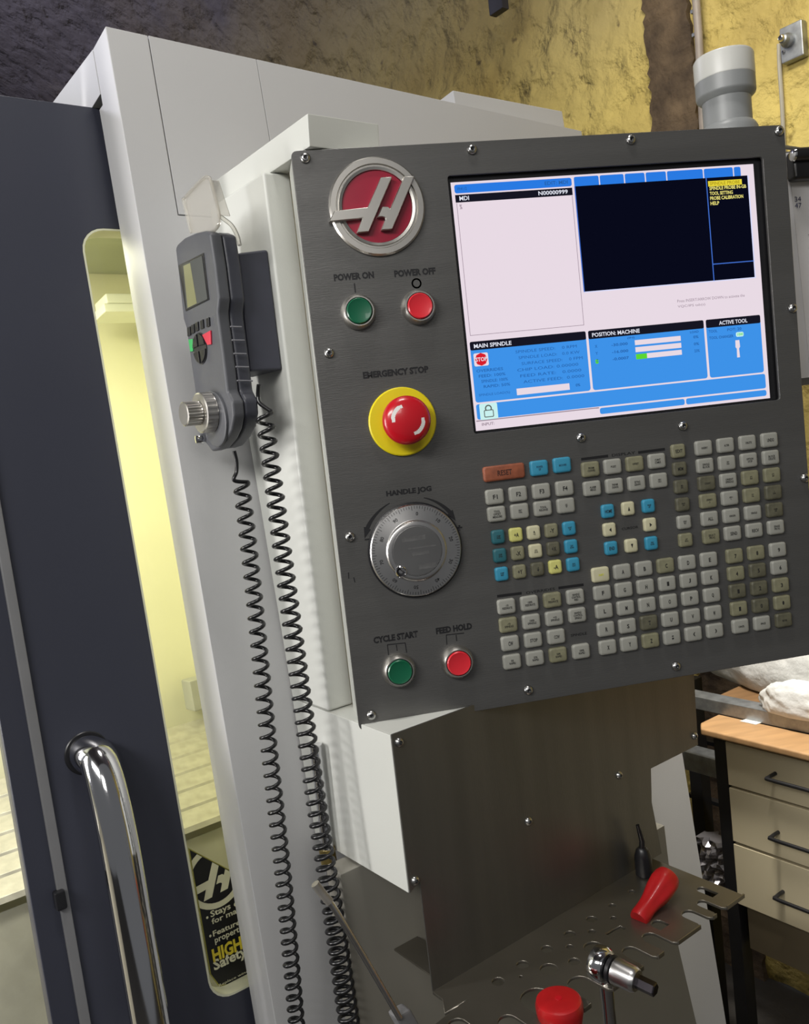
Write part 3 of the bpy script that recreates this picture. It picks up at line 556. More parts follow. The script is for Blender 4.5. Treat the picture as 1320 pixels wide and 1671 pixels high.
def grid(tl, tr, bl, br, nc, nr, w_, h_, leg, mats=None, skip=(), bold=.02, lm=None):
    for r in range(nr):
        for c in range(nc):
            if (r, c) in skip: continue
            L = lerp(tl, bl, r/max(1, nr-1)); R = lerp(tr, br, r/max(1, nr-1)); p = lerp(L, R, c/(nc-1)) if nc > 1 else L
            m = (mats or {}).get((r, c), key_m); lg = leg[r][c]
            key(*p, w_, h_, m, lg, (lm or {}).get((r, c)), bold=bold)
KW, KH = 17.6, 14.4
key(822.5, 770.8, 40.5, 14.4, key_red, 'RESET', mat('reset_ink', (.05, .015, .01), .6, nscale=60, namp=.1), 5.2, 'wide worn orange-brown reset key')
key(879.6, 763.8, KW, KH, key_blue, 'POWER\nUP', ink_d); key(917, 758.8, KW, KH, key_blue, 'RECOVER', ink_d)
grid((807.2, 810.7), (921.1, 796.8), (810.3, 838.7), (923.2, 825), 4, 2, KW, KH, [['F1', 'F2', 'F3', 'F4'], ['TOOL\nOFFSET\nMEASURE', 'NEXT\nTOOL', 'TOOL\nRELEASE', 'PART\nZERO\nSET']])
B_, T_, C_, W_, D_, Y_ = key_blue, key_teal, key_cream, key_worn, key_dirt, key_yel
grid((812.7, 876.1), (928.7, 862.2), (818.6, 936.6), (935.2, 921.1), 5, 3, 12.8, 13.2, [['CHIP\nFWD', '+A', '\u25b2\n+Z', '-Y', 'CLNT\nUP'], ['CHIP\nSTOP', '-X', 'JOG\nLOCK', '+X', 'CLNT\nDOWN'], ['CHIP\nREV', '+Y', '-Z\n\u25bc', '-A', 'AUX\nCLNT']],
     {(0, 0): T_, (0, 1): Y_, (0, 2): C_, (0, 3): W_, (0, 4): B_, (1, 0): T_, (1, 1): W_, (1, 2): C_, (1, 3): D_, (1, 4): B_, (2, 0): B_, (2, 1): W_, (2, 2): D_, (2, 3): Y_, (2, 4): B_})
grid((826.4, 989.6), (938.7, 973.9), (835.4, 1079.6), (948.1, 1062.8), 4, 4, KW, KH, [['-10\nFEEDRATE', '100%\nFEEDRATE', '+10\nFEEDRATE', 'HANDLE\nCONTROL\nFEED'], ['-10\nSPINDLE', '100%\nSPINDLE', '+10\nSPINDLE', 'HANDLE\nCONTROL\nSPINDLE'], ['CW', 'STOP', 'CCW', None], ['5%\nRAPID', '25%\nRAPID', '50%\nRAPID', '100%\nRAPID']],
     {(3, 2): W_, (3, 0): key_m, (0, 2): W_, (1, 0): W_}, skip=((2, 3),))
grid((979.8, 937.7), (1156.6, 913.1), (991.5, 1056.1), (1166.4, 1028.9), 6, 5, KW, KH, [['SHIFT', 'A', 'B', 'C', 'D', 'E'], list('FGHIJK'), list('LMNOPQ'), list('RSTUVW'), ['X', 'Y', 'Z', ';', '(', ')']],
     {(0, 0): C_, (3, 2): D_, (4, 1): key_m, (4, 2): W_, (0, 3): W_}, bold=.03, lm={(0, 0): ink_y})
grid((1198.5, 907.2), (1269.1, 897), (1208.1, 1021.7), (1278.7, 1011.9), 3, 5, KW, KH, [['7', '8', '9'], ['4', '5', '6'], ['1', '2', '3'], ['-', '0', '.'], ['CANCEL', 'SPACE', 'ENTER']],
     {(0, 0): W_, (0, 1): W_, (1, 0): W_, (1, 1): D_, (2, 0): D_, (2, 1): D_, (2, 2): W_, (3, 0): W_, (3, 1): D_, (3, 2): W_, (4, 2): D_}, bold=.03)
grid((1148, 730.9), (1255.4, 718), (1160.3, 875.1), (1266, 860.4), 4, 6, KW, KH, [['INSERT', 'ALTER', 'DELETE', 'UNDO'], ['SINGLE\nBLOCK', 'DRY\nRUN', 'OPTION\nSTOP', 'BLOCK\nDELETE'], ['COOLNT', 'ORIENT\nSPINDLE', 'ATC\nFWD', 'ATC\nREV'], ['.0001\n.1', '.001\n1.', '.01\n10.', '.1\n100.'], ['ALL', 'ORIGIN', 'SINGLE', 'HOME\nG28'], ['SELECT\nPROG', 'SEND', 'RECV', 'ERASE\nPROG']],
     {(2, 0): D_, (2, 2): W_, (2, 3): W_, (3, 0): W_, (3, 2): W_, (3, 3): D_, (4, 3): D_, (5, 0): W_, (4, 0): key_m})
grid((1106.5, 736), (1106.5, 736), (1118.7, 881.2), (1118.7, 881.2), 1, 6, 14.2, 13.4, [['EDIT'], ['MEM'], ['MDI\nDNC'], ['HAND\nJOG'], ['ZERO\nRET'], ['LIST\nPROG']], {(0, 0): W_, (1, 0): D_, (2, 0): D_, (3, 0): D_, (5, 0): W_})
grid((963.5, 765.7), (1071.7, 752.4), (966.1, 797), (1074.8, 784.1), 4, 2, KW, KH, [['PRGRM\nCONVRS', 'POSIT', 'OFFSET', 'CURNT\nCOMDS'], ['ALARM\nMESGS', 'PARAM\nDGNOS', 'SETNG\nGRAPH', 'HELP\nCALC']], {(0, 0): W_, (0, 2): W_})
grid((991.7, 834.2), (1058, 825.6), (997.2, 894.5), (1062.9, 886.4), 3, 3, 12.8, 13.2, [['HOME', '\u25b2', 'PAGE\nUP'], ['\u25c0', None, '\u25b6'], ['END', '\u25bc', 'PAGE\nDOWN']], {(0, 0): B_, (0, 1): C_, (0, 2): B_, (1, 0): C_, (1, 2): C_, (2, 0): B_, (2, 1): C_, (2, 2): B_}, skip=((1, 1),))
bar((811, 973), (851, 968), 2.6); bar((911, 959.5), (952, 954), 2.6); bar((948, 749.5), (992, 744), 2.6); bar((1041, 738.5), (1084.5, 733), 2.6)
ptext('OVERRIDES', (858, 967), (905, 961), 2.6, .01); ptext('DISPLAY', (998, 743), (1036, 738.5), 2.6, .01); ptext('CURSOR', (1014, 863), (1041, 860), 2.4, .01); ptext('SPINDLE', (931, 1037), (957, 1033), 2.6, .01)

# ------------------------------------------------------------------ pendant support: arm, column, lower box, stainless skirt
k = (7.6-CAM.z)/(1.4-CAM.z); ac = pw(505, 239, -25); ac = CAM+(ac-CAM)*k; aH, aD = ac.dot(H), ac.dot(D); 0 and print('arm', aH, aD, ac)
ld = lambda x, y, h: (lambda p: (p.dot(D), p.z))(hit(x, y, H*h, H))
P1('support_arm', lambda bm: prism(bm, [M3(aH, aD, 7.6), M3(aH, aD-3, 35), M3(aH, 188.5, 35), M3(aH, 186, 7.6)], H*76, 1.2), paint_white, pend)
def colm(bm):
    prism(bm, [M3(-9.2, 62, 6.6), M3(16, 62, 6.6), M3(16, 62, -516), M3(-9.2, 62, -516)], D*120, 2)
P1('support_column', lambda bm: prism(bm, [M3(-9.2, 62, 6.8), M3(-9.2, 184, 6.8), M3(-9.2, 137, -515.4), M3(-9.2, 62, -515.4)], H*30, 3, 3), paint_white, pend)
bx1 = 441
P1('lower_box', lambda bm: (prism(bm, [M3(-9.2, -42.6, -516), M3(-9.2, 136, -516), M3(-9.2, 122, -666), M3(-9.2, -42.6, -664)], H*2.5, .5), box(bm, M3(-6.6, -42.6, -518.6), H*(bx1-4), D*176, Z*2.5, .5), box(bm, M3(bx1-14, -42.6, -660), H*2.5, D*160, Z*141, .5)), paint_white, pend)
sk = lambda x, y: (lambda p: (p.dot(H), p.z))(hit(x, y, D*-43, D))
tz = -765
a1 = sk(637, 1203); sheet = [(a1[0]+.3, -515), (sk(1133, 1105)[0], -515), (sk(1137, 1213)[0], -661), (sk(1060, 1248)[0], -661), (sk(1062, 1300)[0]-1, -700), (345, tz), (4, tz), (3.3, -657), (-8.6, -664)]
P1('stainless_skirt', lambda bm: prism(bm, [M3(a, -43, b_) for a, b_ in sheet], D*-1.6, .3, 1), steel2, pend)
for x, y in ((651, 1211), (677, 1437), (862, 1340), (1010, 1265), (1133, 1201)):
    s_ = P1('socket_screw', lambda bm: socket_screw(bm, hit(x, y, D*-44.6, D), -D, 4.4), screw_m, pend); P1('screw_recess', lambda bm: lathe(bm, hit(x, y, D*-44.6, D)-D*.95, -D, [(1.8, 0), (1.8, .12), (0, .12)], 6), black, s_)
lp = lambda x, y, d=40: (lambda p: (p.dot(H), p.z))(hit(x, y, D*d, D))
l1, l2, r1, r2 = lp(556, 1430), lp(585, 1671), lp(1108, 1547), lp(1137, 1671); 0 and print('lower', l1, l2, r1, r2)
P1('lower_cover', lambda bm: prism(bm, [M3(l1[0], 40, -668), M3(300, 40, -668), M3(310, 40, -800), M3(r1[0]-8, 40, -800), M3(r1[0], 40, r1[1]), M3(r2[0], 40, r2[1]), M3(r2[0]+10, 40, -1150), M3(l1[0], 40, -1150)], D*28, 1), lower_steel, pend)

# ------------------------------------------------------------------ perforated tool tray
tray = thing('tool_tray', M3(170, -100, tz), 'perforated dark stainless tool tray with slotted front edge below the pendant', 'tray')
tp = lambda x, y: (lambda p: (p.dot(H), p.dot(D)))(hit(x, y, Z*tz, Z))
tl_, tr_ = tp(703, 1628), tp(1215, 1462); fd = tp(1209, 1464)[1]; hl = tp(724, 1651)
0 and print('tray', tl_, tr_, tp(1075, 1400), fd, hl)
slots = [((1142, 1468), (1183.6, 1483.6), 13), ((1114.5, 1487), (1161.8, 1500), 16), ((1052.7, 1522.7), (1108, 1542.7), 17), ((1021.8, 1544.5), (1076.5, 1566.5), 17), ((938, 1592), (1004.5, 1621.8), 24), ((865, 1612), (955, 1655), 30)]
closed = [((1145, 1444), (1180, 1461), 11), ((1072.7, 1498), (1100, 1512), 15)]
xr_ = tr_[0]; outl = [(4, -44.8), (xr_, -44.8), (xr_, fd)]
for inn, tip, w_ in slots:
    i_, t_ = tp(*inn), tp(*tip); xr2 = t_[0]; xl2 = xr2-w_; dt = min(i_[1], fd+74) - w_/2
    outl += [(xr2+2.5, fd), (xr2, fd+4)]+[((xr2+xl2)/2+w_/2*math.cos(a), dt+w_/2*math.sin(a)) for a in [math.pi*j/8 for j in range(9)]]+[(xl2, fd+4), (xl2-2.5, fd)]
xe = outl[-1][0]-12
outl += [(xe, fd), (xe, hl[1]-50)]+[(xe-9+9*math.cos(a), hl[1]-50+9*math.sin(a)) for a in [math.pi*j/8 for j in range(9)]]+[(xe-18, hl[1]-50), (xe-34, hl[1]-50)]
outl += [(xe-34, hl[1]-22)]+[(xe-43+9*math.cos(a), hl[1]-22+9*math.sin(a)) for a in [math.pi*j/8 for j in range(9)]]+[(xe-52, hl[1]-22), (xe-60, hl[1]-22), (xe-60, hl[1]-8)]
last = outl[-1]; outl += [(max(last[0]-12, 24), hl[1]-2), (hl[0], hl[1]-2), (4, hl[1]+14)]
loops = [outl]
for inn, tip, w_ in closed:
    i_, t_ = tp(*inn), tp(*tip); xm = t_[0]-w_/2; da, db = i_[1]-w_/2, max(t_[1]+5, fd+9)
    loops.append([(xm+w_/2*math.cos(a), da+w_/2*math.sin(a)) for a in [math.pi*j/8 for j in range(9)]]+[(xm-w_/2, db), (xm+w_/2, db)])
for x, y, r in ((813, 1602, 6.3), (853, 1574.5, 6.3), (895.8, 1582, 9), (892, 1549, 6), (929.7, 1525, 6), (965, 1500.6, 6), (929.7, 1545.5, 4), (965.6, 1521, 4.2), (937, 1569.7, 6), (968.5, 1546.7, 10), (849.7, 1594, 2.2), (1000.7, 1498.7, 3.6), (998.7, 1478.2, 4.2), (1030.6, 1455.7, 4.2), (1040, 1493, 5)):
    q_ = tp(x, y); loops.append(circ(*q_, r, 20))
sa, sb_ = tp(991, 1527), tp(1017, 1513); dv = Vector((sb_[0]-sa[0], sb_[1]-sa[1])).normalized(); nv = Vector((-dv.y, dv.x))*4
loops.append([(sa[0]+nv.x, sa[1]+nv.y), (sa[0]-nv.x, sa[1]-nv.y), (sb_[0]-nv.x, sb_[1]-nv.y), (sb_[0]+nv.x, sb_[1]+nv.y)])
plate('tray_plate', loops, M3(0, 0, tz), H, D, 2.2, steel_tray, tray, bev=.35)
P1('tray_bracket', lambda bm: box(bm, M3(xr_-40, -44.8, tz-4.5), H*30, D*84.5, Z*2, .3), steel_tray, tray)
P1('tray_bracket', lambda bm: box(bm, M3(20, -44.8, tz-4.5), H*30, D*84.5, Z*2, .3), steel_tray, tray)
# front lip: little upturned edge between the slots
xs_ = sorted([xr_]+[v for inn, tip, w_ in slots for v in (tp(*tip)[0]+2.5, tp(*tip)[0]-w_-2.5)], reverse=True)
for i in range(0, len(xs_)-1, 2):
    if xs_[i]-xs_[i+1] > 2: P1('tray_lip', lambda bm: box(bm, M3(xs_[i+1], fd-1.8, tz-2), H*(xs_[i]-xs_[i+1]), D*1.6, Z*4.5, .5), steel_tray, tray)

# ------------------------------------------------------------------ tools on the tray
def onray(x, y, P, n): return hit(x, y, P, n)
# red screwdriver leaning out of a hole
b0 = hit(1044, 1497, Z*(tz+3), Z); dplane = b0.dot(D); tpnt = hit(1089, 1432, b0+D*4, D)
ax = (tpnt-b0).normalized(); Ln = (tpnt-b0).length
sd = thing('screwdriver', b0, 'red handled screwdriver leaning in the tray holes near its far end', 'tool')
def fluted(bm, c, ax, prof, seg=48, n=6, amp=.05):
    u, v, ax = frame(ax); rings = []
    for r, h in prof:
        rings.append([bm.verts.new(c+ax*h+(u*math.cos(2*math.pi*i/seg)+v*math.sin(2*math.pi*i/seg))*max(r, .05)*(1+(amp*math.cos(n*2*math.pi*i/seg) if 8 < h < Ln*.9 else 0))) for i in range(seg)])
    for a, b_ in zip(rings, rings[1:]):
        for i in range(seg): bm.faces.new((a[i], b_[i], b_[(i+1) % seg], a[(i+1) % seg]))
    bm.faces.new(rings[-1]); bm.faces.new(rings[0][::-1])
P1('handle', lambda bm: fluted(bm, b0, ax, [(9, -3), (9.8, 0), (9.6, Ln*.10), (9.4, Ln*.25), (10.5, Ln*.40), (13, Ln*.60), (14.2, Ln*.80), (13.8, Ln*.95), (12, Ln*1.04), (8, Ln*1.09), (.1, Ln*1.10)]), red_handle, sd)
P1('handle_end_mark', lambda bm: lathe(bm, b0+ax*Ln*1.095, ax, [(4, 0), (4, .8), (0, .8)], 6), black, sd)
P1('blade', lambda bm: tube(bm, [b0-ax*22, b0-ax*70], 2.5, 12), dark_paint, sd)
# round red hammer-like handle standing in a front slot
c = hit(912, 1640, Z*(tz+16), Z)
rk = thing('mallet', c-Z*40, 'round topped bright red mallet grip standing upright in a front slot of the tray', 'tool')
c = hit(911.5, 1632, Z*(tz+14), Z)
P1('grip', lambda bm: lathe(bm, c-Z*50, Z, [(0, -45), (9, -44), (11, -20), (14, 10), (18, 28), (20.4, 40), (20.6, 46), (19.4, 50), (16.5, 51.4), (0, 52)], 48), red_handle, rk)
P1('grip_end_dimple', lambda bm: lathe(bm, c+Z*1.95, Z, [(3, 0), (3, .3), (0, .3)], 12), red_mush, rk)
# ratchet with socket and hex bit lying over the front edge
rh = hit(981, 1573, Z*(tz+16), Z); rt = hit(1058, 1610, Z*(tz+12), Z); ra = (rt-rh).normalized(); rl = (rt-rh).length
ra_t = thing('socket_ratchet', rh, 'chrome ratchet with short socket and black hex bit hung through a tray slot', 'tool')
P1('ratchet_head', lambda bm: lathe(bm, rh-ra*10, ra, [(0, 0), (9, .5), (14.5, 3), (16, 7), (16, 13), (14, 16.5), (10, 18), (0, 18)], 36), chrome, ra_t)
P1('head_collar', lambda bm: lathe(bm, rh+ra*8.2, ra, [(10.5, 0), (12, 1), (12, 4), (10, 5), (0, 5)], 32), black, ra_t)
P1('socket', lambda bm: lathe(bm, rh+ra*13, ra, [(9, 0), (11.5, 1), (11.8, 6), (11.3, 8), (11.2, rl*.40), (10, rl*.47), (9.3, rl*.49), (6, rl*.49), (0, rl*.49)], 36), alum, ra_t)
P1('hex_bit', lambda bm: lathe(bm, rh+ra*(13+rl*.49), ra, [(6.2, 0), (6.2, rl*.36), (5.2, rl*.38), (0, rl*.38)], 6), mat('dark_bit_steel', (.10, .09, .10), .25, 1, nscale=40, namp=.1), ra_t, 20)
hd = rh+ra*3-Z*12
P1('ratchet_handle', lambda bm: tube(bm, [hd+Z*4, hd-Z*30, hd-Z*170], [7, 6, 7.5], 20), chrome, ra_t)
# black nozzle at the far end against the skirt
nb = hit(1058, 1452, Z*(tz+1), Z); nb = M3(nb.dot(H)+22, -60, tz)
nz = thing('marker_tool', nb, 'small black nozzle-topped tool standing behind the red screwdriver', 'tool')
P1('body', lambda bm: lathe(bm, nb, Z, [(8, 0), (9.5, 2), (9.5, 22), (7, 30), (4, 33), (0, 33)], 24), black, nz)
P1('neck', lambda bm: tube(bm, [nb+Z*32, nb+Z*40+H*1, nb+Z*52-H*2, nb+Z*60-H*4], [3.6, 3.2, 2.6, 2], 14), rubber, nz)
# long thin rod with bent tip standing in the lower left corner
rp = lambda x, y, d: hit(x, y, D*d, D)
rod = thing('chip_hook', rp(655, 1664, -75), 'long thin bent steel rod with grey grip leaning at lower left of the tray', 'tool')
P1('rod', lambda bm: tube(bm, smoothpath([rp(517, 1446, -62), rp(526, 1458, -64), rp(541, 1476, -66), rp(560, 1506, -68), rp(600, 1572, -70), rp(652, 1661, -75)], 6), 2.7, 14), alum, rod)
P1('rod_sleeve', lambda bm: tube(bm, smoothpath([rp(514, 1442, -62), rp(526, 1458, -64), rp(538, 1472, -66)], 5), 3.6, 14), mat('dull_sleeve', (.35, .33, .30), .5, .6, nscale=40, namp=.1), rod)
gv = (rp(652, 1661, -75)-rp(600, 1572, -70)).normalized()
P1('grip', lambda bm: box(bm, rp(648, 1660, -75)-H*2, H*17, gv*90, D*14, 3), mat('grey_grip', (.16, .16, .165), .6, nscale=40, namp=.05), rod)

# ------------------------------------------------------------------ hand-held remote on its holder
FX = -72
fp = lambda x, y, h=FX: hit(x, y, H*h, H)
out = [(342, 380), (350, 431), (357, 489), (355, 508), (355.6, 520), (363.4, 578), (371, 640), (379, 656), (381, 680), (377, 702), (369.6, 718), (357, 733), (345, 737), (334, 722), (325, 690), (318, 640), (310.5, 587), (303.5, 536), (298.5, 521), (292.6, 464), (285.6, 405), (289, 398), (300, 388), (318, 380), (333, 376.5)]
rem = thing('pendant_remote', fp(345, 735), 'dark grey handheld jog remote with small display and chrome knob', 'remote control')
pts = [fp(*p) for p in out]
body = P1('body_front', lambda bm: prism(bm, pts, H*12, 2.6, 3), remote_m, rem)
cen = sum(pts, Vector())/len(pts)
ptsb = [cen+(p-cen)*.99+H*12.3 for p in pts]
back = P1('body_back', lambda bm: prism(bm, ptsb, H*14.5, 3, 3), remote_side, rem)
back['label'] = 'slate coloured rear half of the shell'
def fquad(name, pl, depth, m, parent, bev=.4, off=0): return P1(name, lambda bm: prism(bm, [fp(*p)-H*off for p in pl], -H*depth, bev, 2), m, parent)
dsp = fquad('display_frame', [(291.5, 433.5), (333, 412.5), (342, 489), (304, 508)], .7, black, rem)
fquad('display_glass', [(299.5, 433), (331, 417.5), (340, 488), (306, 504.5)], .4, mat('lcd_grey', (.10, .105, .095), .12, nscale=8, namp=.05, coat=.6), dsp, .1, .7)
fquad('display_glare_band', [(301, 434), (312, 429), (323, 495), (308, 502.5)], .15, mat('lcd_glare_olive', srgb(128, 128, 92), .3, nscale=20, namp=.05), dsp, .05, 1.1)  # glare on the display glass painted as an olive band
for x, y in ((309.7, 541), (315.9, 537), (322.7, 533), (331, 529.5), (340.8, 526)): fquad('remote_button', [(x-2.6, y-6), (x+2, y-8.5), (x+3, y+6), (x-1.6, y+8)], 1.6, black, rem, .5)
g_ = fquad('remote_button', [(309.5, 554), (316.5, 553), (317, 573), (312.5, 574)], 1.6, mat('remote_green_key', srgb(58, 170, 92), .4, nscale=40, namp=.05), rem, .4); g_['label'] = 'green start button'
g_ = fquad('remote_button', [(332, 546.5), (345.5, 539), (346.5, 562), (340.5, 563)], 1.6, mat('remote_red_key', srgb(206, 52, 74), .4, nscale=40, namp=.05), rem, .4); g_['label'] = 'red stop button'
pcn = fp(327.5, 568.5)
pad = P1('direction_pad', lambda bm: lathe(bm, pcn, -H, [(15, 0), (15, .8), (0, .8)], 36), mat('pad_black', (.02, .02, .022), .4, nscale=40, namp=.05), rem)
for kq in range(4):
    def wedge(bm):
        a = math.radians(90*kq+45); pl = []
        for i in range(7):
            t = math.radians(90*kq+8+74*i/6); pl.append(pcn+D*14*math.cos(t)+Z*14*math.sin(t)-H*.8)
        pl.append(pcn+D*3.2*math.cos(a)+Z*3.2*math.sin(a)-H*.8); prism(bm, pl, -H*1.6, .5, 2)
    P1('pad_arrow_key', wedge, black, pad)
kc = fp(349, 672)
P1('knob_base', lambda bm: lathe(bm, fp(353, 684), -H, [(26, 0), (26, 2.2), (24.5, 3.2), (0, 3.2)], 56), remote_m, rem)
def knurl(bm, c, ax, r, h0, h1, n, amp, lip=1.2):
    u, v, ax = frame(ax); seg = n*4; rings = []
    for rr2, hh, f in ((r-lip, h0, 0), (r, h0+.8, 0), (r, h0+1.6, 1), (r, h1-1.6, 1), (r, h1-.8, 0), (r-lip, h1, 0)):
        rings.append([bm.verts.new(c+ax*hh+(u*math.cos(2*math.pi*i/seg)+v*math.sin(2*math.pi*i/seg))*(rr2-(amp if f and (i % 4) < 2 else 0))) for i in range(seg)])
    for a, b_ in zip(rings, rings[1:]):
        for i in range(seg): bm.faces.new((a[i], b_[i], b_[(i+1) % seg], a[(i+1) % seg]))
    bm.faces.new(rings[-1])
kn1 = P1('shuttle_ring', lambda bm: knurl(bm, kc-H*3, -H, 19, 0, 12, 20, .6), satin, rem, 25)
P1('jog_knob', lambda bm: knurl(bm, kc-H*14.8, -H, 11.4, 0, 16, 24, .7), satin, rem, 25)
P1('side_lock_screw', lambda bm: lathe(bm, fp(332, 716)+H*0, -H, [(5.4, 0), (5.4, 5), (4, 7.5), (0, 8)], 10), chrome, rem)
# ribs on the side of the shell, in a lighter grey than it
rib_m = mat('pale_rib_plastic', (.22, .22, .24), .4, nscale=60, namp=.05)
sdp = lambda x, y: hit(x, y, D*(60.6), D)
for x0, y0, x1 in ((376, 533, 394), (378.5, 555, 399), (381.5, 577, 402), (385, 598.5, 406), (387, 621, 412)):
    P1('side_rib', lambda bm: tube(bm, [sdp(x0, y0), sdp(x1, y0+.5)], .75, 8), rib_m, rem)
# cradle
cr = thing('remote_holder', M3(-24, 90, -177), 'slate plastic holder on the column side behind the handheld remote', 'holder')
P1('holder_body', lambda bm: prism(bm, [M3(-9.6, 70, -63), M3(-40, 72, -67), M3(-42, 72, -120), M3(-43, 72, -177), M3(-9.6, 70, -177)], D*60, 2.5, 3), cradle_m, cr)
P1('holder_hook', lambda bm: box(bm, M3(-44.4, 80, -150), H*2, D*36, Z*40, .5), black, cr)
# clear plastic cover above the remote
cv = thing('clear_cover', fp(330, 375), 'clear plastic cup standing up above the dark grey remote', 'cover')
cp = lambda x, y, h=-66: hit(x, y, H*h, H)
co_ = [(312, 380), (300, 330), (302, 322), (332, 291), (340, 290), (344, 296), (358, 352), (354, 372), (340, 382)]
ci_ = [(314, 377), (304, 331), (306, 325), (333, 298), (337, 297), (340, 301), (353, 352), (350, 371), (338, 379)]
plate('cover_sheet', [[(cp(*p).dot(D)*-1, cp(*p).z) for p in co_]], M3(-66, 0, 0), -D, Z, 1.6, clear, cv)
bm = bmesh.new(); rim = smoothpath([cp(*p) for p in co_], 3); tube(bm, [p+H*0 for p in rim], 1.5, 10); finish('cover_rim', bm, clear, cv)
P1('cover_side', lambda bm: prism(bm, [cp(341, 294), cp(358, 352), cp(358, 352)+H*10, cp(341, 294)+H*9], -D*1.6, .3), clear, cv)
P1('cover_foot', lambda bm: tube(bm, smoothpath([cp(357, 352), cp(366, 358, -60), cp(378, 368, -54), cp(387, 384, -48), cp(391, 400, -44)], 5), [2]*21, 10), clear, cv)

# ------------------------------------------------------------------ coiled cords
def coil(name, label, lead, path, r, wr, turns, tight=1.0, steps=14, group=None):
    t = thing(name, path[0], label, 'cord', group)
    P = smoothpath(path, 24); L = [0]
    for a, b_ in zip(P, P[1:]): L.append(L[-1]+(b_-a).length)
    T = L[-1]
    def at(s):
        s = min(max(s, 0), T)
        for i in range(len(L)-1):
            if L[i+1] >= s: f = (s-L[i])/max(1e-9, L[i+1]-L[i]); return P[i].lerp(P[i+1], f)
        return P[-1]
    pts = []; n = int(turns*steps)
    for i in range(n+1):
        f = i/n; s = T*(f*(1+tight)-tight*f*f); ph = 2*math.pi*turns*f; tg = (at(s+2)-at(s-2)).normalized(); u = H-tg*H.dot(tg); u.normalize(); v = tg.cross(u)
        rr3 = r(f) if callable(r) else r
        pts.append(at(s)+(u*math.cos(ph)+v*math.sin(ph))*rr3)
    P1('coil', lambda bm: tube(bm, pts, wr, 8), rubber, t, 60)
    ld_ = smoothpath([Vector(p) for p in lead]+[pts[0].lerp(pts[2], 0)], 6); P1('lead', lambda bm: tube(bm, ld_, wr, 10), rubber, t, 60)
    return t
q1 = lambda x, y: hit(x, y, D*78, D)
coil('coiled_cord', 'black coiled cord hanging from the bottom of the handheld remote', [q1(382, 736), q1(386, 752), q1(386, 770), q1(382, 784)], [q1(394, 788), q1(413, 955), q1(437, 1200), q1(463, 1440), q1(490, 1740)], 6.8, 1.9, 47, .12)
q2 = lambda x, y: hit(x, y, H*-44, H)
for p_ in ((432, 691), (467, 947), (500, 1211), (527, 1382), (571, 1672)): 0 and print('coil2', q2(*p_))
coil('coiled_cord', 'black coiled cord hanging from the holder beside the pale column', [q2(422, 628), q2(421, 645), q2(424, 658)], [q2(431, 672), q2(467, 947), q2(502, 1211), q2(527, 1382), q2(545, 1500), q2(580, 1740)], lambda f: 7.0+f*2.4, 2.0, 57, .2)
# chrome rod with brass collar behind the second cord
cr0 = hit(520, 1212, H*-18, H); cr0 = M3(-18, cr0.dot(D), -520)
rd = thing('chrome_guide_rod', cr0-Z*400, 'chrome rod with brass collar running down behind the right coiled cord', 'rod')
dd = hit(520, 1240, H*-18, H).dot(D)
rodx = [hit(x, y, H*-18, H) for x, y in ((515, 1215), (536, 1397), (575, 1671))]; 0 and print('rod', [(p.dot(D), p.z) for p in rodx])
P1('rod_tube', lambda bm: tube(bm, [rodx[0], rodx[1], rodx[2], rodx[2]+(rodx[2]-rodx[1])*.25], 6.2, 20), chrome, rd)
P1('brass_collar', lambda bm: tube(bm, [hit(533, 1384, H*-18, H), hit(537, 1408, H*-18, H)], 8.2, 20), brass, rd)

# ------------------------------------------------------------------ beacon on top of the pendant
bb = pw(1188, 205, 28); bb = Vector((bb.x, 28, PT+.3))
bc = thing('beacon_lamp', bb, 'grey signal beacon with pale lens standing on the pendant top', 'lamp')
zt_ = lambda y: pw(1183, y, 28).z
P1('base', lambda bm: lathe(bm, bb, Z, [(28, -1), (28, 5), (26, 9), (24, 11), (0, 11)], 48), beacon_g, bc)
P1('stem', lambda bm: lathe(bm, bb, Z, [(23.2, 11), (23.2, zt_(162)-PT), (0, zt_(162)-PT)], 48), beacon_g, bc)
P1('collar', lambda bm: lathe(bm, bb, Z, [(23.4, zt_(166)-PT), (27.6, zt_(160)-PT), (28.4, zt_(156)-PT), (28.4, zt_(133)-PT), (0, zt_(133)-PT)], 48), beacon_g, bc)
P1('lens', lambda bm: lathe(bm, bb, Z, [(28.2, zt_(133)-PT+.1), (28.6, zt_(132)-PT+.6), (28.6, zt_(98)-PT), (27, zt_(94)-PT), (0, zt_(93)-PT)], 48), lens_w, bc)

# ------------------------------------------------------------------ clipboard hanging behind the pendant's right edge
cl = thing('clipboard', Vector((500, 85, -300)), 'clipboard of white papers with black clip hanging at the right edge of the pendant', 'clipboard')
cq = lambda x, y, yy=78: hit(x, y, Vector((0, yy, 0)), Y)
A_ = cq(1284, 246); B_2 = cq(1300, 630)
P1('board', lambda bm: box(bm, Vector((A_.x-6, 80, B_2.z)), X*225, Y*3, Z*(A_.z-B_2.z), 1), mat('grey_board', (.14, .135, .13), .6, nscale=30, namp=.05), cl)
P1('paper_sheet', lambda bm: box(bm, Vector((A_.x-2, 79, B_2.z+8)), X*210, Y*.6, Z*(A_.z-B_2.z-10), 0), paper, cl)
P1('paper_sheet', lambda bm: prism(bm, [Vector((A_.x+10, 78, B_2.z+14)), Vector((A_.x+215, 78, B_2.z+30)), Vector((A_.x+210, 78, A_.z-24)), Vector((A_.x+2, 78, A_.z-20))], Y*.5), paper, cl)
text('handwriting', '34\n47', mat('pen_blue', (.05, .06, .15), .6, nscale=30, namp=.1), cl, cq(1302, 330, 77), X, Z, 8, 12, .0)
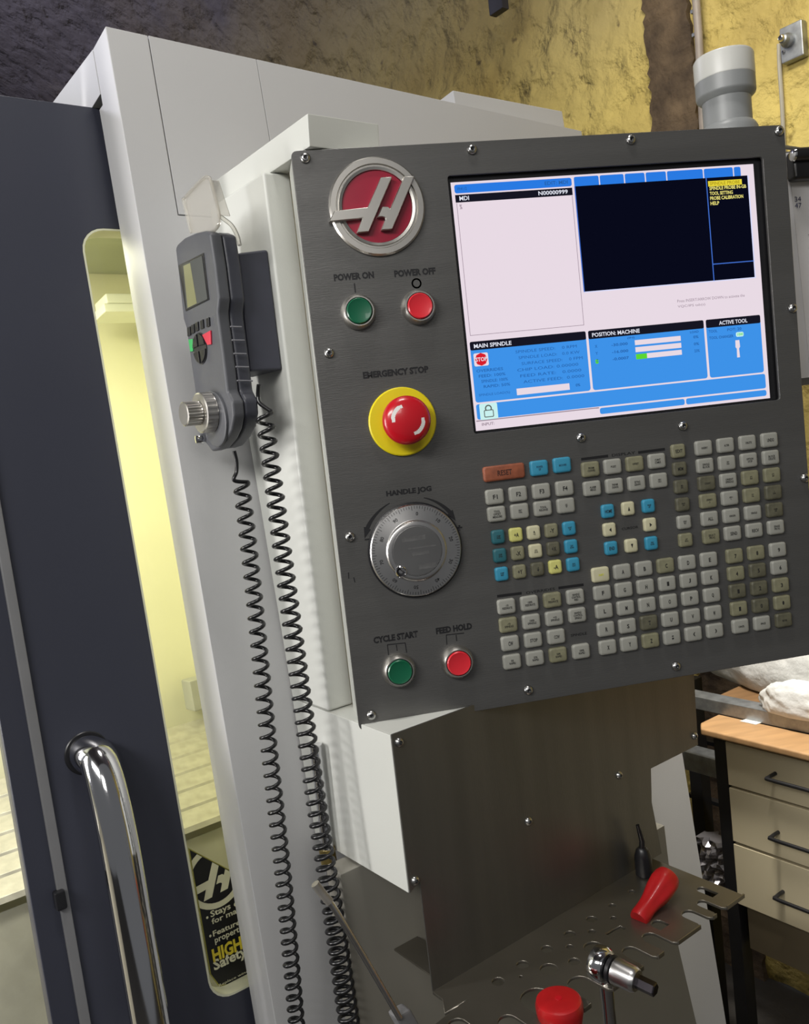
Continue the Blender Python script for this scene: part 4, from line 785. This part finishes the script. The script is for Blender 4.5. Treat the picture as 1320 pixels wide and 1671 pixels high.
for i in range(3): P1('ruled_line', lambda bm: box(bm, Vector((A_.x+18, 77.4, cq(1300, 385+i*22, 77.4).z)), X*160, Y*.1, Z*.6), mat('pencil_grey', (.3, .3, .32), .7, nscale=30, namp=.1), cl)
ca = cq(1296, 243, 60); cb2 = cq(1296, 292, 60)
P1('clip', lambda bm: (box(bm, Vector((ca.x, 62, cb2.z)), X*120, Y*15, Z*(ca.z-cb2.z), 4, 3), tube(bm, [Vector((ca.x-1, 60, ca.z-6)), Vector((ca.x+118, 60, ca.z-6))], 7, 16)), black, cl)
P1('clip_end', lambda bm: lathe(bm, Vector((ca.x-1.5, 60, ca.z-6)), -X, [(7, 0), (6, 1.5), (3, 2.5), (0, 2.5)], 20), chrome, cl)
P1('hanger_hook', lambda bm: tube(bm, [Vector((PR-1.2, 40, ca.z+4)), Vector((PR+20, 50, ca.z+2)), Vector((A_.x+30, 66, ca.z-3))], 2, 10), galv, cl)

# ------------------------------------------------------------------ things on the right wall
bx = thing('wall_switch_box', wallhit(1292, 80), 'galvanised switch plate with round knob screwed to the yellow foam wall', 'switch')
W0 = wallhit(1291, 68, 22); s0 = ws(W0)
wp_ = lambda s, n, z: WP(s, n, z)
zc = W0.z; sz = abs(wallhit(1291, 38, 22).z-wallhit(1291, 98, 22).z)
sw_ = abs(ws(wallhit(1275, 68, 22))-ws(wallhit(1313, 68, 22)))
0 and print('switch', sz, sw_, s0)
P1('back_plate', lambda bm: box(bm, WP(s0-sw_/2, 0, zc-sz/2), wd*sw_, wn*22, Z*sz, 3), galv, bx)
P1('dial', lambda bm: lathe(bm, WP(s0+5, 22.2, zc+4), wn, [(14, 0), (14, 8), (10, 12), (9, 24), (6, 26), (0, 26)], 28), galv, bx)
P1('dial_nose', lambda bm: lathe(bm, WP(s0+5, 48.2, zc+4), wn, [(6, 0), (7, 3), (5, 7), (0, 8)], 20), chrome, bx)
P1('screw', lambda bm: lathe(bm, WP(s0+sw_*.36, 22.2, zc-14), wn, [(4, 0), (3, 3), (0, 3.5)], 12), chrome, bx)
wc = thing('wall_cable', WP(s0, 10, 0), 'pale cable running straight down from the wall switch plate', 'cable')
P1('cable', lambda bm: tube(bm, smoothpath([wallhit(1271, 72, 10), wallhit(1272, 110, 10), wallhit(1276, 170, 10), wallhit(1279, 240, 10), wallhit(1290, 500, 10)], 5), 4.5, 10), mat('pale_cable', (.45, .42, .34), .5, nscale=20, namp=.03), wc)
cd = thing('conduit_pipe', wallhit(1150, 200, 30), 'thin grey conduit pipe clipped beside the brown concrete pier', 'pipe')
P1('pipe', lambda bm: tube(bm, [wallhit(1133, -40, 34), wallhit(1140, 60, 34), wallhit(1147, 205, 34), wallhit(1160, 500, 34)], 9, 16), mat('conduit_plastic', (.36, .31, .27), .5, nscale=20, namp=.1), cd)
for y in (18, 56, 128): P1('pipe_clip', lambda bm: (lambda p: box(bm, p-wd*11-Z*4, wd*22, wn*12, Z*8, 1))(wallhit(1138+(y-18)*.06, y, 18)), galv, cd)
hb = thing('ceiling_bracket', wallhit(838, 10, 300), 'small dark hanger bracket on the foam vault above the machine', 'bracket')
P1('strap', lambda bm: (lambda p: box(bm, p-Z*20, wd*50, wn*25, Z*110, 3))(hit(830, 2, WP(0, 150, 0), wn)), mat('dark_bracket', (.03, .03, .045), .6, nscale=20, namp=.1), hb)

# ------------------------------------------------------------------ drawer bench along the wall
az2 = az; bd, bn = wd, wn
fb = f0; ztop = -820; BL = 900
def BP(s, n, z): p = f0-bd*s+bn*n; return Vector((p.x, p.y, z))       # s toward the camera, n out from the front face
def bz(x, y): p = hit(x, y, f0, bn); return -(p-f0).dot(bd), p.z
bench = thing('drawer_bench', BP(450, -250, -FLOOR), 'beige three-drawer workbench with worn wooden top along the right wall', 'workbench')
s1_, z1_ = bz(1186, 1215); sE = BL
zz = [bz(1320, 1245)[1], bz(1183, 1292), bz(1192, 1386), bz(1200, 1480)]
0 and print('bench', s1_, z1_, zz, bz(1320, 1334), bz(1320, 1434), bz(1250, 1268), bz(1260, 1365), bz(1265, 1465))
zd = [-850, -924, -1022, -1125]
bt = P1('worktop', lambda bm: prism(bm, [BP(-14, 10, -817), BP(2, 33, -817), BP(sE, 33, -817), BP(sE, -44, -817), BP(-14, -44, -817)], Z*12, 3, 3), wood, bench)
P1('worktop_label', lambda bm: (lambda p: prism(bm, [p, p-bd*30, p-bd*34-bn*26, p-bd*6-bn*26], Z*.6))(hit(1207, 1177, Z*-804.7, Z)), white_m, bench)
P1('leg', lambda bm: box(bm, BP(2, 0, -FLOOR), -bd*24, -bn*30, Z*(FLOOR-817.5), 1), black, bench)
P1('leg', lambda bm: box(bm, BP(sE-40, 0, -FLOOR), -bd*24, -bn*30, Z*(FLOOR-817.5), 1), black, bench)
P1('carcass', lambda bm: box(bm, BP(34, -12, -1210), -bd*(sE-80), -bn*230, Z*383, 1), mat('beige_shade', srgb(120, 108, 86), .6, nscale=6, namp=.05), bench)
tops = [-829, -911, -1012]; bots = [-909, -1010, -1124]
for i, (a, b_) in enumerate(zip(tops, bots)):
    dr = P1('drawer', lambda bm: box(bm, BP(28, -11.5, b_+1), -bd*(sE-75), bn*16, Z*(a-b_-2.5), 1.5), drawer_m, bench)
    hy = ((1250, 1271), (1255, 1368), (1263, 1466))[i]; hp = hit(*hy, f0+bn*32, bn); hs, hz_ = -(hp-f0).dot(bd), hp.z
    P1('drawer_handle', lambda bm: tube(bm, smoothpath([BP(hs, 4, hz_), BP(hs, 27, hz_), BP(hs+5, 32, hz_), BP(hs+60, 32, hz_), BP(hs+150, 32, hz_), BP(hs+155, 27, hz_), BP(hs+155, 4, hz_)], 3), 3.2, 10), black, dr)
# galvanised rack behind with shelf board
rack = thing('storage_rack', BP(0, -400, -FLOOR), 'galvanised storage rack with wooden shelf behind the drawer bench', 'rack')
P1('rack_beam', lambda bm: box(bm, BP(-110, -46, -806), -bd*1000, -bn*34, Z*24, 1.5), galv, rack)
P1('shelf_board', lambda bm: box(bm, BP(-35, -80.5, -800), -bd*900, -bn*380, Z*16, 1.5), wood_d, rack)
def RP(x, y, n): return hit(x, y, f0-bn*n, bn)
def rsz(x, y, n): p = RP(x, y, n); return -(p-f0).dot(bd), p.z
ra1, ra2 = rsz(1114, 1228, 120), rsz(1166, 1270, 120)
P1('rack_beam', lambda bm: box(bm, BP(ra1[0]-60, -120, ra2[1]), -bd*(ra2[0]-ra1[0]+90), -bn*40, Z*38, 1.5), galv, rack)
pp = rsz(1137, 1300, 200)
P1('rack_post', lambda bm: box(bm, BP(pp[0]-14, -200, -FLOOR), -bd*28, -bn*30, Z*(FLOOR-812), 1), black, rack)
P1('rack_post', lambda bm: box(bm, BP(sE+20, -200, -FLOOR), -bd*28, -bn*30, Z*(FLOOR-812), 1), black, rack)
for yy in (1222, 1318): P1('rack_rail', lambda bm: box(bm, BP(pp[0]-60, -250, rsz(1150, yy, 230)[1]), -bd*700, -bn*16, Z*9, 1), black, rack)
wq = [rsz(1140, 1372, 90), rsz(1176, 1385, 90), rsz(1176, 1440, 90), rsz(1150, 1432, 90)]
def crump(bm):
    n = 14; g = [[bm.verts.new(BP(wq[0][0]-10+(wq[1][0]-wq[0][0]+50)*i/n, -90-random.uniform(0, 22), wq[0][1]+4-(wq[0][1]-wq[2][1]+30)*j/n)) for j in range(n+1)] for i in range(n+1)]
    fs = [bm.faces.new((g[i][j], g[i+1][j], g[i+1][j+1], g[i][j+1])) for i in range(n) for j in range(n)]; r2 = bmesh.ops.extrude_face_region(bm, geom=fs)
    for v in [e for e in r2['geom'] if isinstance(e, bmesh.types.BMVert)]: v.co -= bn*30
tag(P1('plastic_wrap', crump, mat('crumpled_foil', (.42, .40, .42), .25, .7, nscale=30, namp=.1), None, 20), 'crumpled silvery packaging beside the black bench leg, low on the rack', 'packaging')
# bags
def blob(bm, c, rx, ry, rz, seed, amp=.16, rot=0):
    bmesh.ops.create_icosphere(bm, subdivisions=5, radius=1); rnd = random.Random(seed); ws_ = [(Vector((rnd.gauss(0, 1), rnd.gauss(0, 1), rnd.gauss(0, 1)))*rnd.choice((1.2, 2.5, 4.5, 7)), rnd.uniform(0, 6.28)) for _ in range(22)]
    for v in bm.verts:
        n = v.co.normalized(); d = 0
        for kx, ph in ws_: f = kx.length; d += (1-abs(math.sin(n.dot(kx)+ph)))*amp/(f**.75)*1.0
        q_ = n*(1+d-.12); z_ = q_.z*rz
        v.co = c+bd*-1*q_.x*rx+bn*q_.y*ry+Z*max(z_, -rz*.55)
tag(P1('cloth_bag', lambda bm: blob(bm, BP(150, -200, -784+64), 235, 80, 112, 3, .10), cloth, smooth=180), 'large crumpled white cloth bundle lying on the rack shelf', 'cloth')
sr = rsz(1302, 1146, 60)
tag(P1('cloth_bag', lambda bm: blob(bm, BP(sr[0]+12, -60, -782+17), 60, 20, 30, 9, .14), cloth, smooth=180), 'small rolled white cloth at the shelf front below the large bundle', 'cloth')
bpy.context.view_layer.update()
